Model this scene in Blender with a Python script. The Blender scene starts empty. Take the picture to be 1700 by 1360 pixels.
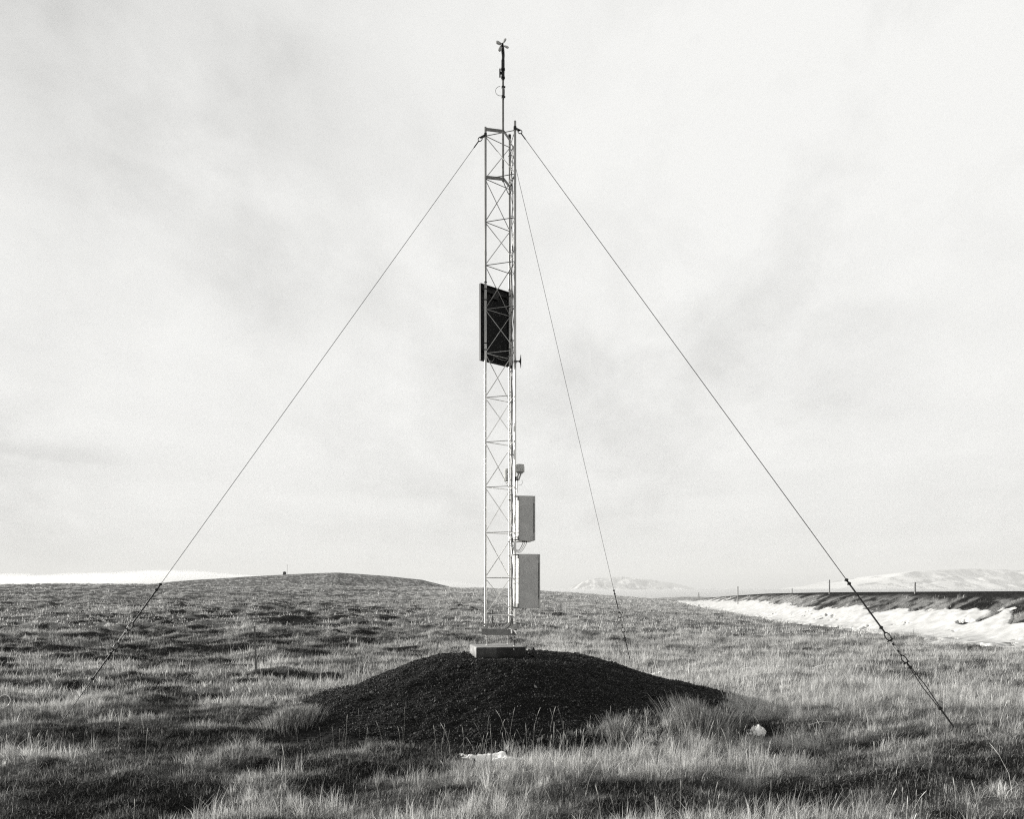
import bpy, bmesh, math
import numpy as np
from mathutils import Vector, Matrix

# ------------------------------------------------------------------ camera, sky, sun, exposure
SC = bpy.context.scene
COL = SC.collection
E = 1.84                       # eye height above the meadow (m)
F = 1290.0                     # focal length in photograph pixels
cam_d = bpy.data.cameras.new("camera")
cam = bpy.data.objects.new("camera", cam_d); COL.objects.link(cam)
cam.location = (0, 0, E); cam.rotation_euler = (math.radians(90), 0, 0)
cam_d.sensor_width = 36; cam_d.lens = F / 1700 * 36
cam_d.shift_y = (984 - 680) / 1700          # view camera: rising front, level back
cam_d.clip_start = 0.05; cam_d.clip_end = 60000
SC.camera = cam

SUN_AZ = 25.0                  # degrees behind due left
SUN_EL = 11.5
sd = Vector((-math.cos(math.radians(SUN_AZ)) * math.cos(math.radians(SUN_EL)),
             math.sin(math.radians(SUN_AZ)) * math.cos(math.radians(SUN_EL)),
             math.sin(math.radians(SUN_EL))))
sun_d = bpy.data.lights.new("sun", 'SUN'); sun_d.energy = 5.0; sun_d.angle = math.radians(0.5)
sun_d.color = (1.0, 0.985, 0.95)
sun = bpy.data.objects.new("sun", sun_d); COL.objects.link(sun)
sun.rotation_euler = sd.to_track_quat('Z', 'Y').to_euler()

SC.view_settings.view_transform = 'Standard'; SC.view_settings.look = 'None'
SC.view_settings.gamma = 1.0; SC.view_settings.exposure = 0.78
SC.view_settings.use_curve_mapping = False
SC.cycles.use_denoising = False
SC.cycles.max_bounces = 6; SC.cycles.diffuse_bounces = 3; SC.cycles.transmission_bounces = 3
SC.cycles.volume_bounces = 0
SC.cycles.filter_width = 1.2

class NT:
    """small helper round a node tree"""
    def __init__(s, nt): s.nt = nt; nt.nodes.clear()
    def n(s, t, **k):
        x = s.nt.nodes.new(t)
        for a, b in k.items(): setattr(x, a, b)
        return x
    def l(s, a, b): s.nt.links.new(a, b)
    def val(s, sock, v):
        if hasattr(v, 'is_linked') or isinstance(v, bpy.types.NodeSocket): s.l(v, sock)
        else: sock.default_value = v
    def math(s, op, a, b=0.0, clamp=False):
        x = s.n('ShaderNodeMath', operation=op); x.use_clamp = clamp
        s.val(x.inputs[0], a); s.val(x.inputs[1], b); return x.outputs[0]
    def mix(s, f, a, b):
        x = s.n('ShaderNodeMix', data_type='FLOAT'); x.clamp_factor = True
        s.val(x.inputs[0], f); s.val(x.inputs[2], a); s.val(x.inputs[3], b); return x.outputs[0]
    def ramp(s, v, lo, hi, a=0.0, b=1.0, smooth=True):
        x = s.n('ShaderNodeMapRange', interpolation_type='SMOOTHSTEP' if smooth else 'LINEAR')
        s.val(x.inputs[0], v); x.inputs[1].default_value = lo; x.inputs[2].default_value = hi
        x.inputs[3].default_value = a; x.inputs[4].default_value = b; return x.outputs[0]
    def noise(s, vec, scale, detail=4, rough=0.55, dist=0.0, w=None):
        x = s.n('ShaderNodeTexNoise'); s.l(vec, x.inputs['Vector'])
        x.inputs['Scale'].default_value = scale; x.inputs['Detail'].default_value = detail
        x.inputs['Roughness'].default_value = rough; x.inputs['Distortion'].default_value = dist
        return x.outputs[0]
    def mapping(s, vec, loc=(0, 0, 0), rot=(0, 0, 0), scale=(1, 1, 1)):
        x = s.n('ShaderNodeMapping'); s.l(vec, x.inputs[0])
        x.inputs[1].default_value = loc; x.inputs[2].default_value = rot; x.inputs[3].default_value = scale
        return x.outputs[0]
    def grey(s, v, tint=(1.0, 0.995, 0.972)):
        """value -> the faintly warm grey of the print"""
        x = s.n('ShaderNodeCombineColor')
        for i in range(3): s.val(x.inputs[i], s.math('MULTIPLY', v, tint[i]))
        return x.outputs[0]

# sky: Nishita daylight in neutral grey, with a bright layer of thin cloud in front of the camera
W = bpy.data.worlds.new("World"); SC.world = W; W.use_nodes = True
t = NT(W.node_tree)
sky = t.n('ShaderNodeTexSky', sky_type='NISHITA'); sky.sun_disc = False
sky.sun_elevation = math.radians(SUN_EL)
sky.sun_rotation = math.atan2(sd.x, sd.y)
bw = t.n('ShaderNodeRGBToBW'); t.l(sky.outputs[0], bw.inputs[0])
tc = t.n('ShaderNodeTexCoord'); d = tc.outputs['Generated']
sep = t.n('ShaderNodeSeparateXYZ'); t.l(d, sep.inputs[0])
X, Y, Z = sep.outputs
zz = t.math('ADD', t.math('MAXIMUM', Z, 0.0), 0.45)
cv = t.n('ShaderNodeCombineXYZ'); t.l(t.math('DIVIDE', X, zz), cv.inputs[0]); t.l(t.math('DIVIDE', Y, zz), cv.inputs[1])
cvec = cv.outputs[0]
n1 = t.noise(t.mapping(cvec, loc=(3.1, 1.7, 0), rot=(0, 0, 0.5), scale=(1.0, 0.8, 1)), 1.7, 5, 0.5, 0.05)
n2 = t.noise(t.mapping(cvec, loc=(7.3, 4.2, 0), rot=(0, 0, -0.5), scale=(1.0, 0.8, 1)), 6.5, 7, 0.60, 0.15)
n3 = t.noise(t.mapping(d, loc=(0, 0, 5.0), scale=(1.0, 1.0, 9.0)), 2.4, 6, 0.52, 0.1)     # long flat streaks low down
mask = t.ramp(n1, 0.36, 0.64)                                   # where the sheet is thin and mottled
base = t.math('ADD', 0.832, t.math('MULTIPLY', t.math('SUBTRACT', mask, 0.5), 0.075))
base = t.math('ADD', base, t.math('MULTIPLY', t.math('MULTIPLY', t.math('SUBTRACT', n2, 0.5), t.math('SUBTRACT', 1.35, mask)), 0.40))
low = t.ramp(Z, 0.0, 0.34, 1.0, 0.0)
base = t.math('ADD', base, t.math('MULTIPLY', t.math('MULTIPLY', t.math('SUBTRACT', n3, 0.5), 0.34), low))
base = t.math('ADD', base, t.math('MULTIPLY', t.ramp(X, -0.50, 0.40, -0.12, 0.10), t.ramp(Z, 0.25, 0.55, 0.0, 1.0)))
base = t.math('SUBTRACT', base, t.math('MULTIPLY', t.ramp(Z, 0.0, 0.19, 1.0, 0.0), 0.10))
sw = t.noise(t.mapping(d, scale=(1, 1, 3)), 5.0, 5, 0.6)
sz_ = t.math('ADD', Z, t.math('MULTIPLY', t.math('SUBTRACT', sw, 0.5), 0.03))
band = t.math('MULTIPLY', t.math('MULTIPLY', t.ramp(sz_, 0.140, 0.150), t.ramp(sz_, 0.150, 0.168, 1.0, 0.0)), t.ramp(X, -0.50, -0.40, 1.0, 0.0))
base = t.math('SUBTRACT', base, t.math('MULTIPLY', band, 0.10))
base = t.math('MINIMUM', base, 0.90)
# the cloud sheet lies ahead; behind the camera the sky is clear and deeper
front = t.ramp(Y, -0.35, 0.30, 0.0, 1.0)
zen = t.ramp(Z, 0.72, 0.95, 1.0, 0.35)
cover = t.math('MULTIPLY', front, zen)
clear = t.math('MINIMUM', t.math('ADD', t.math('MULTIPLY', bw.outputs[0], 0.30), 2.25), 3.4)   # scaled by 0.1 below
tot = t.mix(cover, clear, t.math('MULTIPLY', base, 5.96))
bg = t.n('ShaderNodeBackground'); t.l(t.grey(tot, (1.0, 1.0, 0.982)), bg.inputs[0]); bg.inputs[1].default_value = 0.1
wo = t.n('ShaderNodeOutputWorld'); t.l(bg.outputs[0], wo.inputs[0])

# ------------------------------------------------------------------ helpers
def P(px, py, dep):            # photograph pixel at a known depth -> world point (used once, to measure)
    return Vector(((px - 850) / F * dep, dep, E + (984 - py) / F * dep))

def mat(name, albedo=0.3, rough=0.8, metal=0.0, spec=0.3, var=0.0, vscale=8.0, bump=0.0, bscale=60.0, streak=None, darker=None):
    m = bpy.data.materials.new(name); m.use_nodes = True
    t = NT(m.node_tree)
    o = t.n('ShaderNodeOutputMaterial'); b = t.n('ShaderNodeBsdfPrincipled'); t.l(b.outputs[0], o.inputs[0])
    tc = t.n('ShaderNodeTexCoord'); v = tc.outputs['Object']
    a = albedo
    if var:
        vv = t.mapping(v, scale=streak) if streak else v
        nz = t.noise(vv, vscale, 6, 0.62)
        a = t.math('MULTIPLY', t.ramp(nz, 0.28, 0.72, 1 - var, 1 + var), albedo)
    if darker:       # upper mast's shaded look painted in: colour darkens with height
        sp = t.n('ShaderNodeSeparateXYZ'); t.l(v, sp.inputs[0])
        a = t.math('MULTIPLY', t.ramp(sp.outputs[2], darker[0], darker[1], 1.0, darker[2]), a)
    t.l(t.grey(a), b.inputs['Base Color'])
    b.inputs['Roughness'].default_value = rough; b.inputs['Metallic'].default_value = metal
    b.inputs['Specular IOR Level'].default_value = spec
    if bump:
        bn = t.n('ShaderNodeBump'); bn.inputs['Strength'].default_value = bump; bn.inputs['Distance'].default_value = 0.01
        t.l(t.noise(v, bscale, 5, 0.6), bn.inputs['Height']); t.l(bn.outputs[0], b.inputs['Normal'])
    return m

class MB:
    """collects faces in world space; build() links them as one mesh object under its parent"""
    def __init__(s): s.v = []; s.f = []; s.sm = []
    def add(s, vs, fs, smooth=False):
        k = len(s.v); s.v += [tuple(p) for p in vs]
        s.f += [tuple(i + k for i in f) for f in fs]; s.sm += [smooth] * len(fs); return s
    def box(s, c, a, b, h, bev=0.0):
        """centre c, half-axis vectors a, b, h; edges bevelled when bev > 0"""
        c, a, b, h = map(Vector, (c, a, b, h))
        bm = bmesh.new()
        vs = [bm.verts.new(c + a * i + b * j + h * k) for i in (-1, 1) for j in (-1, 1) for k in (-1, 1)]
        for f in ((0, 1, 3, 2), (4, 6, 7, 5), (0, 4, 5, 1), (2, 3, 7, 6), (0, 2, 6, 4), (1, 5, 7, 3)):
            bm.faces.new([vs[i] for i in f])
        bmesh.ops.recalc_face_normals(bm, faces=bm.faces)
        if bev: bmesh.ops.bevel(bm, geom=list(bm.edges), offset=bev, segments=2, profile=0.6, affect='EDGES')
        bm.verts.index_update()
        s.add([v.co.copy() for v in bm.verts], [[v.index for v in f.verts] for f in bm.faces]); bm.free(); return s
    def tube(s, pts, r, n=8, cap=True, soft=False):
        pts = [Vector(p) for p in pts]
        if soft and len(pts) > 2:      # ease a hand-laid cable into a curve
            q = [pts[0]] + pts + [pts[-1]]; out = []
            for i in range(1, len(q) - 2):
                for k in range(6):
                    u = k / 6; a, b, c, d = q[i - 1], q[i], q[i + 1], q[i + 2]
                    out.append(.5 * ((2 * b) + (c - a) * u + (2 * a - 5 * b + 4 * c - d) * u * u + (3 * b - a - 3 * c + d) * u ** 3))
            pts = out + [pts[-1]]
        rs = r if isinstance(r, (list, tuple)) else [r] * len(pts)
        ring = []; up = None
        for i, p in enumerate(pts):
            dv = (pts[min(i + 1, len(pts) - 1)] - pts[max(i - 1, 0)]).normalized()
            if up is None: up = Vector((0, 0, 1)) if abs(dv.z) < 0.9 else Vector((1, 0, 0))
            x = dv.cross(up).normalized(); y = x.cross(dv).normalized(); up = y
            ring += [p + (x * math.cos(q) + y * math.sin(q)) * rs[i] for q in [2 * math.pi * j / n for j in range(n)]]
        m = len(pts)
        fs = [(i * n + j, i * n + (j + 1) % n, (i + 1) * n + (j + 1) % n, (i + 1) * n + j) for i in range(m - 1) for j in range(n)]
        s.add(ring, fs, True)
        if cap:
            s.add(ring[:n], [tuple(range(n))[::-1]]); s.add(ring[-n:], [tuple(range(n))])     # own vertices: crisp ends
        return s
    def lathe(s, c, axis, prof, n=20):
        """profile of (distance along axis, radius)"""
        axis = Vector(axis).normalized(); c = Vector(c)
        return s.tube([c + axis * a for a, _ in prof], [max(r, 1e-4) for _, r in prof], n)
    def torus(s, c, nrm, R, r, stretch=None, n=18, k=6, arc=1.0):
        nrm = Vector(nrm).normalized(); c = Vector(c)
        u = Vector(stretch[0]).normalized() if stretch else nrm.orthogonal().normalized()
        w = nrm.cross(u).normalized(); e = stretch[1] if stretch else 1.0
        m = int(n * arc) + 1
        s.tube([c + u * (R * e * math.cos(2 * math.pi * i / n)) + w * (R * math.sin(2 * math.pi * i / n)) for i in range(m)], r, k, cap=arc < 1)
        return s
    def build(s, name, m, parent=None):
        me = bpy.data.meshes.new(name)
        org = parent_loc(parent) if parent else Vector((0, 0, 0))
        me.from_pydata([(x - org.x, y - org.y, z - org.z) for x, y, z in s.v], [], s.f)
        me.polygons.foreach_set('use_smooth', s.sm); me.materials.append(m); me.update()
        o = bpy.data.objects.new(name, me); COL.objects.link(o)
        if parent: o.parent = parent
        return o

def parent_loc(o):
    v = Vector((0, 0, 0))
    while o: v += o.location; o = o.parent
    return v
def tag(o, label=None, cat=None, group=None, kind=None):
    if label: o['label'] = label
    if cat: o['category'] = cat
    if group: o['group'] = group
    if kind: o['kind'] = kind
    return o
def thing(name, loc, label, cat, group=None):
    o = bpy.data.objects.new(name, None); COL.objects.link(o); o.location = loc; o.empty_display_size = 0.2
    return tag(o, label, cat, group)

def npmesh(name, v, faces_flat, loop_tot, m, smooth=False, attr=None):
    """fast mesh from arrays; loop_tot = vertices per face (int or array)"""
    me = bpy.data.meshes.new(name)
    nf = len(faces_flat) // loop_tot if isinstance(loop_tot, int) else len(loop_tot)
    me.vertices.add(len(v)); me.vertices.foreach_set('co', np.asarray(v, np.float32).ravel())
    me.loops.add(len(faces_flat)); me.loops.foreach_set('vertex_index', np.asarray(faces_flat, np.int32))
    lt = np.full(nf, loop_tot, np.int32) if isinstance(loop_tot, int) else np.asarray(loop_tot, np.int32)
    ls = np.concatenate([[0], np.cumsum(lt)[:-1]]).astype(np.int32)
    me.polygons.add(nf); me.polygons.foreach_set('loop_start', ls)
    me.polygons.foreach_set('use_smooth', np.full(nf, smooth, bool))
    if attr is not None:
        for k, a in attr.items():
            at = me.attributes.new(k, 'FLOAT', 'POINT'); at.data.foreach_set('value', np.asarray(a, np.float32))
    me.materials.append(m); me.update(calc_edges=True)
    o = bpy.data.objects.new(name, me); COL.objects.link(o); return o

# value noise on arrays
def _h(ix, iy, seed):
    n = (ix.astype(np.int64) * 374761393 + iy.astype(np.int64) * 668265263 + seed * 1442695041) & 0xffffffff
    n = ((n ^ (n >> 13)) * 1274126177) & 0xffffffff
    n = ((n ^ (n >> 16)) * 2246822519) & 0xffffffff
    return ((n ^ (n >> 15)) & 0xffffff) / float(0xffffff)
def vn(x, y, seed=0):
    ix, iy = np.floor(x), np.floor(y); fx, fy = x - ix, y - iy
    u, v = fx * fx * fx * (fx * (fx * 6 - 15) + 10), fy * fy * fy * (fy * (fy * 6 - 15) + 10)
    a, b, c, d = _h(ix, iy, seed), _h(ix + 1, iy, seed), _h(ix, iy + 1, seed), _h(ix + 1, iy + 1, seed)
    return (a * (1 - u) + b * u) * (1 - v) + (c * (1 - u) + d * u) * v - 0.5
def fbm(x, y, seed=0, oct=4, gain=0.5):
    s = 0; a = 1.0
    for i in range(oct):
        s = s + a * vn(x * 2 ** i + 17.3 * i, y * 2 ** i - 9.1 * i, seed + i); a *= gain
    return s
def ss(x, a, b):
    t = np.clip((x - a) / (b - a), 0, 1); return t * t * (3 - 2 * t)
def gb(x, y, cx, cy, rx, ry, rot=0.0):
    c, s = math.cos(rot), math.sin(rot); dx, dy = x - cx, y - cy
    return np.exp(-(((dx * c + dy * s) / rx) ** 2 + ((-dx * s + dy * c) / ry) ** 2))

# ------------------------------------------------------------------ terrain
MC = np.array([0.08, 12.8])                                  # middle of the gravel mound
CREST_PX = [-900, 0, 250, 500, 757, 880, 1000, 1080, 1120, 1300, 2600]
CREST_Z  = [1.4, 1.9, 2.2, 1.9, 1.2, .6, -.75, -1.65, -1.9, -2.2, -2.2]
HILL_PX  = [120, 200, 300, 400, 475, 560, 640, 700, 757, 790, 830]
HILL_Z   = [-14, 4.0, 9.0, 12.0, 13.9, 15.4, 12.8, 9.9, 3.2, -2, -14]
TOE_D = [0, 20, 26, 50, 87, 140, 200, 300, 500]; TOE_X = [15.5, 16.4, 17, 17.4, 22.5, 30, 40, 60, 105]
ROAD_D = [0, 42, 60, 82, 110, 160, 220, 300]; ROAD_Z = [.06, .035, .0, -.12, -.5, -1.4, -2.8, -6]
def toe(y): return np.interp(y, TOE_D, TOE_X)
def emb_s(x, y): return x - toe(y)
def mound_z(x, y):
    dx, dy = x - MC[0], y - MC[1]; r = np.hypot(dx, dy)
    c = dx / np.maximum(r, 1e-6)
    rl = [0, .7, 1.3, 1.8, 2.3, 2.87, 3.35, 3.95, 4.6]; zl = [-1.0, -1.01, -1.05, -1.2, -1.39, -1.62, -1.76, -1.83, -2.1]
    rr = [0, .9, 1.3, 1.6, 2.1, 2.7, 3.2, 3.6, 4.2]; zr = [-1.0, -1.02, -1.10, -1.18, -1.34, -1.51, -1.63, -1.75, -2.1]
    w = 0.5 + 0.5 * c
    z = np.interp(r, rl, zl) * (1 - w) + np.interp(r, rr, zr) * w
    return z + E - 0.045 * (1 - ss(r, .6, 1.3))
def H(x, y, micro=True):
    x = np.asarray(x, float); y = np.asarray(y, float)
    yy = np.maximum(y, 1.0); px = 850 + x / yy * F; dd = np.hypot(x * 0.6, yy)
    dd = np.where(y > 1, dd, 1.0)
    cz = np.interp(px, CREST_PX, CREST_Z) + E
    s = np.clip((yy - 13) / 187, 0, 1)
    z = cz * (s ** 1.08)
    back = np.clip(yy - 200, 0, 500)
    z = z - back ** 1.35 * 0.012 - np.clip(yy - 900, 0, 3000) * 0.012
    hill = np.interp(px, HILL_PX, HILL_Z)
    hz = E + hill - ((yy - 620) / 160.0) ** 2 * 10
    z = np.where((yy > 330) & (yy < 1200), np.maximum(z, hz), z)
    rz = E - 3.0 - ((yy - 520) / 110.0) ** 2 * 3 - ((px - 1150) / 75.0) ** 2 * 1.5    # low far swell beyond the road end
    z = np.where((yy > 330) & (yy < 900), np.maximum(z, rz), z)
    # local rises
    z = z + 0.24 * ss(x, 2.8, 5.6) * (1 - ss(y, 12, 22)) - 0.05 * gb(x, y, -5.5, 8.5, 2.2, 1.4) - .16 * gb(x, y, 2.75, 17.8, 1.6, 2.2)
    # hummocks
    if micro:
        near = 1 - ss(yy, 60, 160)
        area_w = 1 - 0.9 * np.clip(1.15 - np.hypot(x - MC[0], y - MC[1]) / 5.0, 0, 1)
        h = 0.21 * fbm(x / 1.3, y / .85, 3, 3, 0.55) + 0.06 * fbm(x / 0.42, y / 0.42, 8, 2)
        h = h * (0.85 + 0.45 * ss(yy, 14, 30)) + 0.13 * fbm(x / 5.0, y / 3.5, 11, 3) * ss(yy, 18, 45)
        h = h + 0.5 * fbm(x / 22., y / 12., 21, 5, 0.6) * ss(yy, 60, 180) * (1 - 0.6 * ss(px, 900, 1100))
        h = h * np.where(yy > 330, 0.5, 1.0)
        es = emb_s(x, yy); h = h * (1 - 0.8 * ss(es, -2.0, 0.5) * (1 - ss(yy, 200, 320)))
        z = z + h * area_w
    # road embankment on the right
    es = emb_s(x, yy); zr = np.interp(yy, ROAD_D, ROAD_Z) + E
    g0 = z; f = ss(es, -0.2, 5.3) ** 0.9
    z_e = g0 * (1 - f) + zr * f
    z_e = z_e + (0.07 * fbm(x / 0.9, y / 0.9, 31, 3)) * ss(es, 0, 1.5) * (1 - ss(es, 4.2, 5.2))
    fall = ss(es, 13.5, 20); z_e = z_e * (1 - fall) + (g0 * 0.0 - 1.0) * fall
    z = np.where((es > -0.2) & (yy < 300), z_e, z)
    return z

def dryness(x, y):
    """1 = pale dry grass, 0 = dark low heath"""
    f = 0.46 + 0.50 * fbm(x / 2.6, y / 1.7, 101, 3, .5) + 1.05 * fbm(x / .8, y / .55, 131, 3, .6) + .35 * fbm(x / 12, y / 8, 120, 3)
    f = f + 0.52 * ss(x / np.maximum(y, 1), -.30, .15) - .25
    f = f - 0.8 * gb(x, y, 3.9, 7.2, 1.5, .8) - .6 * gb(x, y, 4.6, 8.9, 1.2, .28) - .55 * gb(x, y, .75, 6.4, .7, .3)
    f = f - 0.6 * gb(x, y, -5.1, 9.8, 2.2, .30) - .25 * gb(x, y, -3.6, 7.3, 2.4, .35) - .2 * gb(x, y, -4, 6.2, 1.6, .3) - .7 * gb(x, y, 1.3, 7.0, .9, .35)
    f = f + 0.65 * gb(x, y, 2.7, 13, 2.2, 2.6) + .6 * gb(x, y, -.2, 7.7, 1.6, .5) + .5 * gb(x, y, 2.2, 8.2, 1.2, .5) + .5 * gb(x, y, -.2, 6.1, .9, .35)
    f = f + .45 * gb(x, y, 4.5, 15, 3.5, 4) + .3 * gb(x, y, -3.3, 14.5, 1.2, 2.5) + .5 * gb(x, y, 1, 19, 6, 5) - 1.2 * gb(x, y, 3.2, 10.0, .35, .25)
    f = f - .35 * ss(emb_s(x, y), -.5, 1.0) * (y < 200) + .15 * ss(y, 13, 30) * (1 - ss(y, 150, 300)) + .22 * gb(x, y, -8, 14, 6, 4) + .15 * gb(x, y, -3, 6.2, 2.5, .5)
    return f
def ground_mat():
    m = bpy.data.materials.new("tundra ground"); m.use_nodes = True; t = NT(m.node_tree)
    o = t.n('ShaderNodeOutputMaterial'); b = t.n('ShaderNodeBsdfDiffuse'); t.l(b.outputs[0], o.inputs[0])
    tc = t.n('ShaderNodeTexCoord'); v = tc.outputs['Object']
    a1 = t.noise(t.mapping(v, scale=(.5, 1, 1)), 0.35, 8, 0.68); a2 = t.noise(v, 3.2, 6, 0.7); a3 = t.noise(v, 0.035, 5, 0.6)
    mixv = t.math('ADD', t.math('ADD', t.math('MULTIPLY', a1, .45), t.math('MULTIPLY', a2, .3)), t.math('MULTIPLY', a3, .25))
    dryv = t.n('ShaderNodeAttribute', attribute_name='dry').outputs['Fac']
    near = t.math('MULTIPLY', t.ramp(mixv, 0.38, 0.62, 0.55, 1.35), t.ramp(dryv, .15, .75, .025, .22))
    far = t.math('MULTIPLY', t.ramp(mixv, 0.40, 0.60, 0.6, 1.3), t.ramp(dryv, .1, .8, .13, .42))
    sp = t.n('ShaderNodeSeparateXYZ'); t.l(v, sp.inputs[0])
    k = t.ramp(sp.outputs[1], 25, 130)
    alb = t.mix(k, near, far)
    # thin scraps of old snow high on the far hill
    sn = t.noise(t.mapping(v, scale=(.25, 1, 1)), 0.09, 5, 0.7)
    hs = t.math('MULTIPLY', t.ramp(sn, 0.66, 0.675), t.math('MULTIPLY', t.ramp(sp.outputs[1], 380, 430), t.ramp(sp.outputs[2], 7, 9)))
    alb = t.mix(hs, alb, 0.75)
    at = t.n('ShaderNodeAttribute', attribute_name='bare')
    grav = t.ramp(t.noise(v, 14, 5, .7), .3, .7, .012, .05)
    alb = t.mix(at.outputs['Fac'], alb, grav)
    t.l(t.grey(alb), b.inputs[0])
    bn = t.n('ShaderNodeBump'); bn.inputs['Strength'].default_value = 1.0; bn.inputs['Distance'].default_value = 0.25
    t.l(t.math('ADD', t.noise(v, 1.8, 8, .65), t.math('MULTIPLY', t.noise(t.mapping(v, scale=(.4, 1, 1)), .25, 6, .6), 2.0)), bn.inputs['Height'])
    t.l(bn.outputs[0], b.inputs['Normal']); return m

def ang_grid(a0, a1, na, r0, r1, nr):
    a = np.linspace(a0, a1, na); r = np.geomspace(r0, r1, nr); A, R = np.meshgrid(a, r)
    return np.sin(A) * R, np.cos(A) * R
def grid_faces(nr, na):
    i = np.arange(nr - 1)[:, None] * na + np.arange(na - 1)[None, :]
    return np.stack([i, i + 1, i + na + 1, i + na], -1).reshape(-1, 4)

# one sheet: fine in the view, coarse all round, to the horizon
fine = np.linspace(math.radians(-41), math.radians(41), 1000)
A = np.concatenate([np.radians(np.linspace(-180, -42, 90)), fine, np.radians(np.linspace(42, 180, 90))])
R = np.concatenate([[0.05, 1.0, 2.0], np.geomspace(3.0, 900, 640), np.geomspace(1000, 30000, 22)])
AA, RR = np.meshgrid(A, R)
gx, gy = np.sin(AA) * RR, np.cos(AA) * RR
gz = H(gx, gy)
gz = np.where(gy < 1.0, 0.0, gz)
gz = np.where(RR > 2500, -50.0 - (RR - 2500) * 0.003, gz)
es = emb_s(gx, np.maximum(gy, 1))
bare = (ss(es + 0.6 * fbm(gx, gy, 5), 3.6, 4.4) * (1 - ss(es, 13, 15)) * (gy < 300) * (gy > 1)).ravel()
bare = np.maximum(bare, (gb(gx, gy, -4.3, 16.4, .9, .5) > .45).ravel() * 0.9)
v = np.stack([gx.ravel(), gy.ravel(), gz.ravel()], -1)
fcs = grid_faces(len(R), len(A))[:, ::-1]
bare = np.maximum(bare, (np.hypot(gx - MC[0] + .25, (gy - MC[1] + .2)) < 4.0 + .5 * fbm(gx / .5, gy / .5, 9, 3)).ravel() * 1.0)
dry_a = np.clip(dryness(gx, np.maximum(gy, 1.0)), 0, 1).ravel()
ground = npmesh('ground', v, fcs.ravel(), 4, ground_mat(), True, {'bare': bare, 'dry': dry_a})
tag(ground, kind='structure')

# gravel road on the embankment
yr = np.geomspace(16, 290, 260); sx = np.linspace(5.6, 12.6, 12)
Yg, Sg = np.meshgrid(yr, sx, indexing='ij'); Xg = toe(Yg) + Sg
Zg = H(Xg, Yg) + 0.004 + 0.02 * (1 - ((Sg - 9.1) / 3.5) ** 2)
road_m = mat('road gravel', 0.06, 0.95, var=0.4, vscale=6, bump=0.6, bscale=30)
rd = npmesh('road', np.stack([Xg.ravel(), Yg.ravel(), Zg.ravel()], -1), grid_faces(260, 12).ravel(), 4, road_m, True)
tag(rd, kind='structure')

# snow drift lying along the foot of the embankment
def snow_f(x, y):
    e = emb_s(x, y)
    n = 0.55 * fbm(x / 1.6, y / 2.6, 41, 5, .6) + .12 * fbm(x / .3, y / .35, 47, 2)
    wl = np.interp(y, [22, 30, 38, 60, 90, 150, 165], [-1.6, -1.3, -.5, .1, .0, .6, 1.2])
    wu = np.interp(y, [22, 27, 34, 60, 100, 150, 165], [2.7, 2.4, 2.6, 2.5, 2.7, 1.9, 1.1])
    f = np.minimum(e - wl, wu - e) + n * 1.5
    holes = fbm(x / .8, y / 1.4, 52, 4, .6)
    f = np.where((holes > .50) & (y < 60), np.minimum(f, -0.1), f)
    hole2 = gb(x, y, 19.7, 29.3, .7, .55) + .8 * gb(x, y, 19.2, 31.5, .5, .35)
    return f - 1.9 * hole2
ys = np.geomspace(20, 170, 1500); e_ = np.linspace(-3.6, 5.2, 190)
Ys, Es = np.meshgrid(ys, e_, indexing='ij'); Xs = toe(Ys) + Es
fs_ = snow_f(Xs, Ys); th = 0.085 * ss(fs_, 0, .18) + 0.05 * ss(fs_, .1, .8)
Zs = H(Xs, Ys) + th - 0.012 + .016 * fbm(Xs / .5, Ys / .8, 60, 3)
ff = grid_faces(len(ys), len(e_)); keep = (fs_.ravel()[ff] > 0).any(1)
ff = ff[keep]; used, inv = np.unique(ff, return_inverse=True)
snow_m = mat('old snow', 0.55, 0.85, spec=0.08, var=0.14, vscale=2.5, bump=0.8, bscale=7)
sv = np.stack([Xs.ravel(), Ys.ravel(), Zs.ravel()], -1)[used]
sn = npmesh('snow', sv, inv.ravel(), 4, snow_m, True)
tag(sn, kind='structure')

# small leftover snow scraps in the grass
scrap_m = mat('clean snow scrap', 0.9, 0.8, spec=0.1, var=0.06, bump=.4, bscale=20)
def scrap(name, cx, cy, rx, ry, label, seed, hgt=.05):
    """ragged thin sheet lying on the ground, cut out by noise"""
    u = np.linspace(-1.6, 1.6, 90); w = np.linspace(-1.6, 1.6, 60); U, Wv = np.meshgrid(u, w); x, y = cx + U * rx, cy + Wv * ry
    f = 1 - np.hypot(U, Wv) + 1.1 * fbm(U * 1.6 + seed, Wv * 1.3, seed, 5, .65)
    z = H(x, y) + hgt * ss(f, 0, .6) * (.8 + .4 * fbm(x / .09, y / .09, seed + 3, 3)) - .004 + .01 * ss(f, 0, .2)
    q_ = grid_faces(60, 90); q_ = q_[(f.ravel()[q_] > 0).all(1)]; us, iv = np.unique(q_, return_inverse=True)
    o = npmesh(name, np.stack([x.ravel(), y.ravel(), z.ravel()], -1)[us], iv.ravel(), 4, scrap_m, True); return tag(o, label, 'snow patch')
scrap('snow_patch', -.24, 8.62, .26, .20, 'small ragged snow scrap in the grass at the front foot of the gravel mound', 3)
scrap('snow_patch', 3.42, 18.3, .30, .12, 'thin snow scrap in pale grass beyond the mound, by the third guy wire foot', 5)
scrap('snow_patch', 3.17, 10.0, .12, .12, 'small lumpy scrap of old snow in the shaded grass right of the mound', 12, .07)
scrap('snow_patch', 6.4, 18.2, 1.3, .10, 'narrow strip of snow in a dark hollow left of the right guy wire turnbuckle', 8, .04)

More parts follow.
